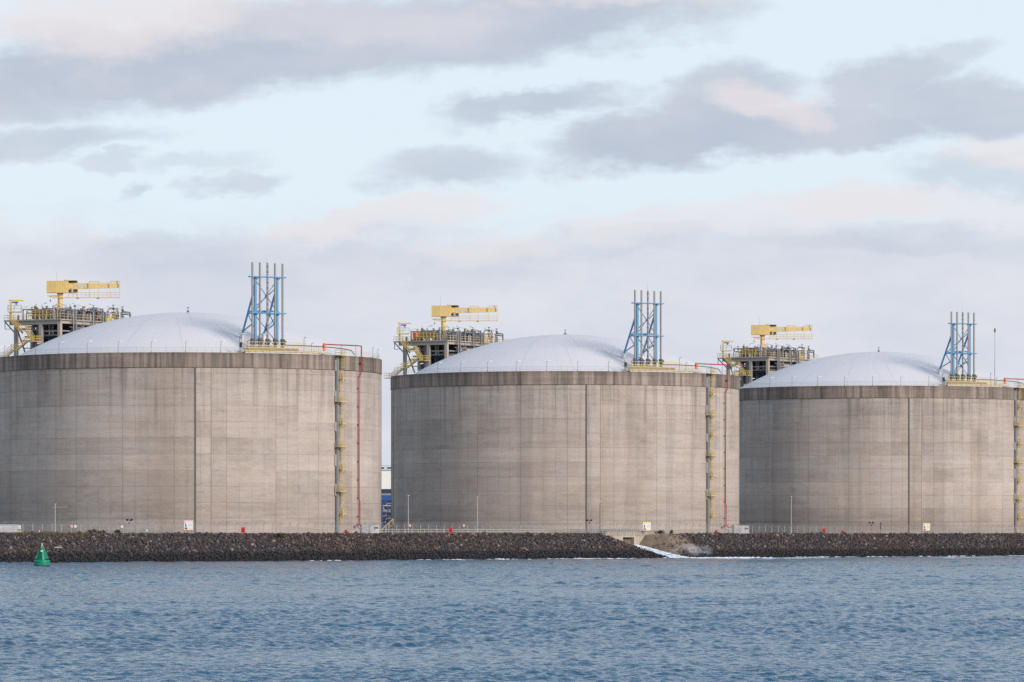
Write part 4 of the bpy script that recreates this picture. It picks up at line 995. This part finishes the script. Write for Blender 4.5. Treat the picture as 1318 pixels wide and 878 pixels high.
# broken surf washing round the lowest stones
fo = MB()
def fleck(x, y, z, a, b, h):
    k = len(fo.v); n = 7; w_ = [rnd.uniform(.7,1.2) for _ in range(n)]
    for q_, zz_ in ((1.0,-.05),(.6,.75)):
        for i in range(n):
            u_, v_ = a*q_*w_[i]*math.cos(2*PI*i/n), b*q_*w_[i]*math.sin(2*PI*i/n); fo.v.append((x+DU.x*u_+DN.x*v_, y+DU.y*u_+DN.y*v_, z+h*zz_))
    fo.v.append((x, y, z+h))
    for i in range(n):
        j = (i+1)%n; fo.f.append((k+i,k+j,k+n+j,k+n+i)); fo.f.append((k+n+i,k+n+j,k+2*n))
t_ = 80.0
while t_ < 415:
    d_ = .5+.5*math.sin(t_*.21+1.3*math.sin(t_*.083)); d_ = max(0, d_-.3)*1.5*min(1, (t_-80)/60)
    if -8 < t_-TO < 26: d_ = 2.2
    elif t_ > 285: d_ *= .55
    for k in range(4):
        if rnd.random() < d_*.42:
            q_ = shore(t_+rnd.uniform(-.5,.5), rnd.uniform(-2.4,-.2) if rnd.random() < .7 else rnd.uniform(-9 if d_ > 2 else -6,-2), 0); fleck(q_.x, q_.y, 0, rnd.uniform(.4,1.3), rnd.uniform(.25,.6), rnd.uniform(.06,.24)*(1.4 if d_ > 1 else 1))
    t_ += .55
m, t, p = material('surf_foam'); q_ = t.noise(coords(t), 3.0, 4); t.put(p.inputs['Base Color'], t.mix(q_, (.42,.46,.5), (.72,.73,.75))); p.inputs['Roughness'].default_value = .7
tag(fo.build('foam', m, smooth=True), 'white surf washing along the foot of the rocks', 'foam', kind='stuff')

# ------------------------------------------------------------------ vegetation on the crest
def leaf_mat(name, a, b):
    m, t, p = material(name); i = t.new('ShaderNodeNewGeometry').outputs['Random Per Island']; t.put(p.inputs['Base Color'], t.mix(i, a, b)); p.inputs['Roughness'].default_value = .8; return m
grass = MB()
def blade(x, y, z, h, lean):
    a = rnd.uniform(0, PI); w_ = .05*h+.03; b = len(grass.v); dx, dy = math.cos(a)*w_, math.sin(a)*w_; l, k = rnd.uniform(-lean,lean), rnd.uniform(-lean,lean)
    grass.v += [(x-dx,y-dy,z),(x+dx,y+dy,z),(x+l,y+k,z+h)]; grass.f.append((b,b+1,b+2))
def patch(px0, px1, s0, s1, n, h):
    for i in range(n):
        s = rnd.uniform(s0,s1); t = t_at(rnd.uniform(px0,px1), s); c = shore(t,s,ground_z(t,s)); hh = h*rnd.uniform(.5,1.2)
        for k in range(7): blade(c.x+rnd.gauss(0,.18), c.y+rnd.gauss(0,.18), c.z-.05, hh*rnd.uniform(.6,1.1), .22)
patch(-10,115,10.0,12.6,330,.55); patch(60,110,8.0,10.8,120,.45); patch(115,330,10.6,12.6,200,.4); patch(330,520,10.8,12.6,130,.35); patch(520,740,10.6,12.8,280,.45); patch(900,1330,11.0,12.8,260,.3); patch(780,870,9,13,60,.4)
tag(grass.build('grass', leaf_mat('dry_grass', (.075,.085,.035), (.20,.12,.06))), 'dry brown and green grass along the crest', 'grass', kind='stuff')
def bush(px, s, w_, h, label, mat, n=260):
    t = t_at(px, s); c = shore(t, s, ground_z(t, s)-.05)
    r = empty('bush', c, 0, label, 'bush'); g = MB()
    for i in range(5): a = i*1.3; g.tube((0,0,0),(math.cos(a)*w_*.5,math.sin(a)*w_*.5,h*.7),.03,.012,n=4)
    g.build('stem', M['brown'], r); g = MB()
    for i in range(n):
        k = rnd.choice([(-.5,0,.4),(.1,.2,.62),(.55,-.1,.38),(-.1,-.3,.5),(.3,.1,.7)])
        p_ = Vector((k[0]*w_+rnd.gauss(0,.24)*w_, k[1]*w_+rnd.gauss(0,.24)*w_, max(.05, k[2]*h+rnd.gauss(0,.19)*h))); d = Vector((rnd.gauss(0,1),rnd.gauss(0,1),rnd.gauss(0,1))).normalized(); e = d.cross(Vector((.3,.5,.8))).normalized(); l = rnd.uniform(.09,.2)
        b = len(g.v); g.v += [tuple(p_-d*l), tuple(p_+e*l*.5), tuple(p_+d*l), tuple(p_-e*l*.5)]; g.f.append((b,b+1,b+2,b+3))
    g.build('foliage', mat, r)
gm = leaf_mat('bush_leaf', (.030,.050,.022), (.075,.095,.045)); gd = leaf_mat('dark_bush_leaf', (.012,.018,.016), (.03,.035,.03))
bush(119, 12.4, 1.5, 1.0, 'low green bush on the crest under the fence near the white plate', gm); bush(131, 12.6, 1.2, .75, 'small dark shrub beside the low green bush', gm); bush(151, 12.4, .8, .9, 'upright little shrub below the small white fence plate', gm)
bush(358, 9.2, 1.6, .9, 'green bush growing among the rocks below the ladder tank', gm); bush(849, 12.4, 1.3, .95, 'dark bush on top of the sandy outfall mound', gd); bush(864, 12.6, .5, 1.1, 'thin dark shrub beside the dark mound bush', gd, 120)
r = empty('driftwood_plank', at(75, 4.6, 0), 0, 'bleached driftwood plank lying on the rocks behind the buoy', 'driftwood'); r.location.z = ground_z(t_at(75,4.6),4.6)+.55
g = MB(); g.bar((-.7,0,0),(.75,-.1,.06),.3,.16); g.build('plank', M['wood'], r); g = MB(); g.bar((-.72,.02,.1),(-.3,-.02,.13),.12,.06); g.build('cleat', M['wood'], r)

# ------------------------------------------------------------------ green buoy
by = EYE*F/(729.5-HOR); bx = (54.0-CX)/F*by
r = empty('buoy', (bx, by, -.05), .25, 'green conical navigation buoy floating off the rocks', 'buoy')
g = MB(); g.lathe([(1.15,-.5),(1.34,-.05),(1.36,.30)], n=28); g.build('waterline_band', M['black'], r, smooth=True)
g = MB(); g.lathe([(1.36,.301),(1.38,.55),(1.32,.62),(1.32,.72),(1.38,.78),(1.36,1.12),(1.1,1.2),(.35,1.25)], n=28); g.build('float', M['buoy'], r, smooth=True)
for k in range(4):
    a = k*PI/2-.12; d = Vector((math.cos(a),math.sin(a),0)); n_ = Vector((-d.y,d.x,0))*.04
    g = MB(); v0 = len(g.v); prof = [(.06,1.42),(1.2,1.42),(.5,3.05),(.06,3.05)]
    for sg in (-1,1):
        for q_, z_ in prof: g.v.append(tuple(d*q_+n_*sg+Vector((0,0,z_))))
    g.f += [(v0+3,v0+2,v0+1,v0),(v0+4,v0+5,v0+6,v0+7)]+[(v0+i,v0+(i+1)%4,v0+4+(i+1)%4,v0+4+i) for i in range(4)]
    g.build('fin_panel', M['buoy'], r)
g = MB(); g.lathe([(.62,1.25),(.42,3.1),(.5,3.12),(.5,3.2),(.2,3.22),(.14,3.62)], n=14); g.build('mast', M['buoy'], r, smooth=True)
g = MB()
for k in range(3): a = k*2.1; g.tube((.42*math.cos(a),.42*math.sin(a),3.2),(.1*math.cos(a),.1*math.sin(a),3.75),.035,n=5)
g.build('lantern_stay', M['steel'], r)
g = MB(); g.lathe([(.11,3.62),(.13,3.7),(.13,3.98),(.05,4.08)], n=10); g.build('lantern', M['rail'], r)
g = MB(); g.box(-.36,.0,-1.0,-.9,2.62,2.86); g.build('number_plate', M['white'], r)

# ------------------------------------------------------------------ plant seen through the gap between the tanks
def zz(py, Y): return z_of(py, Y)
Yb = 1560.0; xb = (497-CX)/F*Yb
r = empty('plant_building', (xb, Yb, GZ), 0, 'white plant building with blue bands seen between two tanks', 'building')
q = lambda py: zz(py, Yb)-GZ
g = MB(); g.box(-26,26,0,30,q(629.5),q(605.5)); g.build('wall', M['cream'], r)
g = MB(); g.box(-26.2,26.2,-.3,30.2,q(605.4),q(604.2)); g.build('roof', M['grey'], r)
g = MB()
for x in np.arange(-26,26.1,2.6): g.box(x-.12,x+.12,-.2,.0,q(604.1),q(599.5))
g.box(-26,26,-.2,0,q(599.8),q(599)); g.build('roof_railing', M['grey'], r)
for x in np.arange(-25.2,25,2.6):
    g = MB(); g.box(x-.5,x+1.2,0.003,.1,q(603.6),q(601.2)); g.build('roof_panel', M['blueband'], r)
g = MB(); g.box(-26.1,26.1,-.15,30,q(634.5),q(629.6)); g.build('fascia', M['navy'], r)
g = MB(); g.box(-26,26,.1,30,q(637.5),q(634.6)); g.build('window_band', M['lag'], r)
g = MB(); g.box(-26.1,26.1,-.1,30,q(644.5),q(637.6)); g.build('blue_band', M['blueband'], r)
g = MB(); g.box(-26,26,.2,30,0,q(644.6)); g.build('lower_wall', M['navy'], r)
Yp = 1380.0; xp = (497-CX)/F*Yp
r = empty('pipe_rack', (xp, Yp, GZ), 0, 'dark pipe rack standing in the gap between two tanks', 'pipe rack')
q = lambda py: zz(py, Yp)-GZ
for x in np.arange(-16,17,4.0):
    g = MB(); g.box(x-.2,x+.2,-.2,.2,0,q(646)); g.box(x-.2,x+.2,4,4.4,0,q(648)); g.bar((x,0,q(660)),(x,4.2,q(660)),.3); g.build('column', M['dsteel'], r)
for z in (q(652),q(660),q(668)):
    g = MB(); g.box(-16,16,-.24,-.2+.3,z-.2,z); g.build('beam', M['yellow'] if abs(z-q(660)) < .1 else M['dsteel'], r)
r3 = random.Random(5)
for i in range(26):
    z = r3.uniform(q(673),q(646)); x = r3.uniform(-4,4); g = MB(); rr = r3.uniform(.1,.32)
    if i % 3: g.path([(-15,-.6-r3.random(),z),(x,-.8,z),(x+.6,-.8,z+r3.uniform(-1.5,1.5)),(15,-.8-r3.random(),z+r3.uniform(-1,1))], rr, n=7)
    else: g.path([(x,-1.2,0),(x,-1.2,z),(x+1.4,-1.0,z+.4)], rr, n=7)
    g.build('pipe', r3.choice([M['steel'],M['lag'],M['dsteel'],M['navy'],M['blueband']]), r, smooth=True)
r = empty('yard_stair', at(499, 22, GZ), math.radians(10), 'yellow handrailed steps beside the shaded edge of the middle tank', 'stairs')
g = MB(); g.bar((-1.2,0,.2),(1.2,0,2.4),.9,.14); g.build('stair_flight', M['dsteel'], r); g = MB()
for y in (-.5,.5):
    g.tube((-1.2,y,1.3),(1.2,y,3.5),.06,n=5)
    for f in (0,.33,.66,1): g.tube((-1.2+2.4*f,y,.2+2.2*f),(-1.2+2.4*f,y,1.3+2.2*f),.05,n=5)
g.build('handrail', M['yellow'], r)

# ------------------------------------------------------------------ sky and sun
SUN_EL, SUN_AZ = 24.0, 47.0                           # azimuth of the sun from -Y (behind the camera) towards +X
W = bpy.data.worlds.new('World'); S.world = W; W.use_nodes = True
t = NT(W.node_tree); bg = W.node_tree.nodes['Background']
sky = t.new('ShaderNodeTexSky'); sky.sky_type = 'NISHITA'; sky.sun_disc = False; sky.sun_elevation = math.radians(SUN_EL)
sd = Vector((math.sin(math.radians(SUN_AZ)), -math.cos(math.radians(SUN_AZ)), 0))
sky.sun_rotation = math.atan2(sd.x, sd.y); sky.air_density = 1.0; sky.dust_density = 1.5; sky.ozone_density = 1.5
d = coords(t, 'Generated'); dx, dy, dz = t.sep(d)
az = t.m('ARCTAN2', dx, dy); el = t.m('ARCSINE', dz)
X = t.m('MULTIPLY', az, 6.0); Yv = t.m('MULTIPLY', el, 6.0)             # 1 unit = 1000 photo pixels
warp = t.new('ShaderNodeTexNoise'); warp.inputs['Scale'].default_value = 3.2; warp.inputs['Detail'].default_value = 6; warp.inputs['Roughness'].default_value = .62
t.put(warp.inputs['Vector'], t.xyz(t.m('MULTIPLY', X, .75), t.m('MULTIPLY', Yv, 2.0), .3))
wx, wy, _ = t.sep(warp.outputs['Color'])
warp2 = t.new('ShaderNodeTexNoise'); warp2.inputs['Scale'].default_value = 11.0; warp2.inputs['Detail'].default_value = 6; warp2.inputs['Roughness'].default_value = .6
t.put(warp2.inputs['Vector'], t.xyz(X, t.m('MULTIPLY', Yv, 1.9), 4.3)); w2x, w2y, _ = t.sep(warp2.outputs['Color'])
Xw = t.m('ADD', X, t.m('ADD', t.m('MULTIPLY', t.m('SUBTRACT', wx, .5), .22), t.m('MULTIPLY', t.m('SUBTRACT', w2x, .5), .10)))
Yw = t.m('ADD', Yv, t.m('ADD', t.m('MULTIPLY', t.m('SUBTRACT', wy, .5), .10), t.m('MULTIPLY', t.m('SUBTRACT', w2y, .5), .055)))
fine = t.noise(t.xyz(t.m('MULTIPLY', X, 5.0), t.m('MULTIPLY', Yv, 11.0), 1.7), 1.0, 8, .62)
def blob(px, py, rx, ry, rot, hard=.45, amt=1.0, tb=0.0):
    a, b = (px-CX)/1000, (HOR-py)/1000; c, s_ = math.cos(math.radians(rot)), math.sin(math.radians(rot))
    ux, uy = t.m('SUBTRACT', Xw, a), t.m('SUBTRACT', Yw, b)
    p1 = t.m('DIVIDE', t.m('ADD', t.m('MULTIPLY', ux, c), t.m('MULTIPLY', uy, s_)), rx/1000); p2 = t.m('DIVIDE', t.m('SUBTRACT', t.m('MULTIPLY', uy, c), t.m('MULTIPLY', ux, s_)), ry/1000)
    r_ = t.m('SQRT', t.m('ADD', t.m('MULTIPLY', p1, p1), t.m('MULTIPLY', p2, p2)))
    r_ = t.m('ADD', r_, t.m('MULTIPLY', t.m('SUBTRACT', fine, .5), -1.25))
    return t.ramp(r_, hard+.2, 1.04, amt, 0)
def union(lst):
    o = lst[0]
    for q_ in lst[1:]: o = t.m('MAXIMUM', o, q_)
    return o
dark = union([blob(300,70,640,74,6,.35,1), blob(660,38,330,72,9,.3,1), blob(40,105,300,66,2,.3,.9), blob(890,182,240,52,5,.35,1), blob(935,128,110,48,6,.3,.9), blob(1080,170,200,42,2,.35,.95),
  blob(1150,98,125,46,8,.3,.9), blob(1265,140,170,56,-6,.35,.9), blob(1225,72,90,24,10,.3,.6), blob(685,145,150,30,7,.3,.85), blob(575,220,130,34,3,.2,.75), blob(50,188,190,32,6,.2,.75), blob(305,240,70,20,5,.2,.6), blob(182,250,48,16,14,.2,.55), blob(150,215,60,16,5,.2,.5), blob(255,212,80,18,3,.2,.4), blob(1265,236,150,40,-4,.3,.5), blob(1230,318,330,30,0,.2,.4), blob(300,330,420,40,0,.2,.3), blob(180,310,160,20,4,.3,.35), blob(760,318,220,22,3,.3,.3), blob(1190,325,240,20,1,.3,.45), blob(560,345,200,16,0,.3,.25)])
warm = union([blob(150,30,230,56,0,.2,1), blob(420,30,230,40,0,.2,.45), blob(790,2,150,18,5,.2,.7), blob(985,140,85,30,-12,.2,.9), blob(1040,150,50,22,-15,.2,.6), blob(1295,205,95,34,0,.2,.8), blob(1110,268,170,32,2,.2,.95), blob(940,285,150,26,6,.2,.6), blob(1270,285,120,26,0,.2,.6), blob(500,282,190,30,8,.3,.8), blob(620,318,120,22,0,.3,.6), blob(830,300,120,22,0,.3,.6), blob(1010,300,90,24,0,.2,.5), blob(60,300,120,24,0,.2,.3)])
lowl = t.m('MULTIPLY', t.ramp(t.m('ADD', Yw, t.m('MULTIPLY', t.m('SUBTRACT', fine, .5), .10)), .345, .425, 1, 0), .92)
base = t.mix(.82, sky.outputs[0], (8.35, 9.5, 10.5))                   # thin bright veil of high cloud over the clear sky
hor = t.ramp(Yv, .0, .42, 1, 0)
base = t.mix(t.m('MULTIPLY', hor, .35), base, (7.7, 8.2, 8.8))
high = t.ramp(el, .12, .6); base = t.mix(t.m('MULTIPLY', high, .85), base, (3.2, 4.8, 7.2))     # bluer overhead
over = t.noise(t.xyz(t.m('MULTIPLY', dx, 2.0), t.m('MULTIPLY', dy, 2.0), t.m('MULTIPLY', dz, 4.5)), 1.0, 5, .6)
oc = t.m('MULTIPLY', t.ramp(over, .48, .66), t.ramp(el, .13, .22, 0, .55))
base = t.mix(oc, base, (6.2, 6.5, 7.1))
c = t.mix(lowl, base, t.mix(t.ramp(fine, .3, .7), (6.5,6.85,7.75), (7.5,7.6,8.15)))
c = t.mix(dark, c, t.mix(t.ramp(fine, .3, .7), (5.0,5.65,6.75), (5.95,6.35,7.25)))
c = t.mix(t.m('MULTIPLY', warm, .75), c, (8.2,7.7,7.9))
t.l.new(c, bg.inputs[0]); bg.inputs[1].default_value = .1
sun = bpy.data.lights.new('sun', 'SUN'); sun.energy = 3.6; sun.angle = math.radians(18); sun.color = (1.0, .88, .77)
so = bpy.data.objects.new('sun', sun); COL.objects.link(so)
to_sun = Vector((sd.x*math.cos(math.radians(SUN_EL)), sd.y*math.cos(math.radians(SUN_EL)), math.sin(math.radians(SUN_EL))))
so.rotation_euler = to_sun.to_track_quat('Z', 'Y').to_euler(); so.location = (0, 600, 400)
# ------------------------------------------------------------------ camera
cam = bpy.data.cameras.new('camera'); co = bpy.data.objects.new('camera', cam); COL.objects.link(co); S.camera = co
cam.sensor_width = 36.0; cam.lens = 36.0*F/1318.0; cam.shift_y = (HOR-439.0)/1318.0
co.location = (0, 0, EYE); co.rotation_euler = (math.radians(90), 0, 0)
cam.clip_start = 1.0; cam.clip_end = 60000
S.view_settings.view_transform = 'Standard'; S.view_settings.look = 'None'; S.view_settings.exposure = 0.0; S.view_settings.gamma = 1.0
S.render.resolution_x, S.render.resolution_y = 1024, 682
S.cycles.max_bounces = 6; S.cycles.transparent_max_bounces = 12; S.cycles.volume_bounces = 2; S.cycles.use_denoising = False
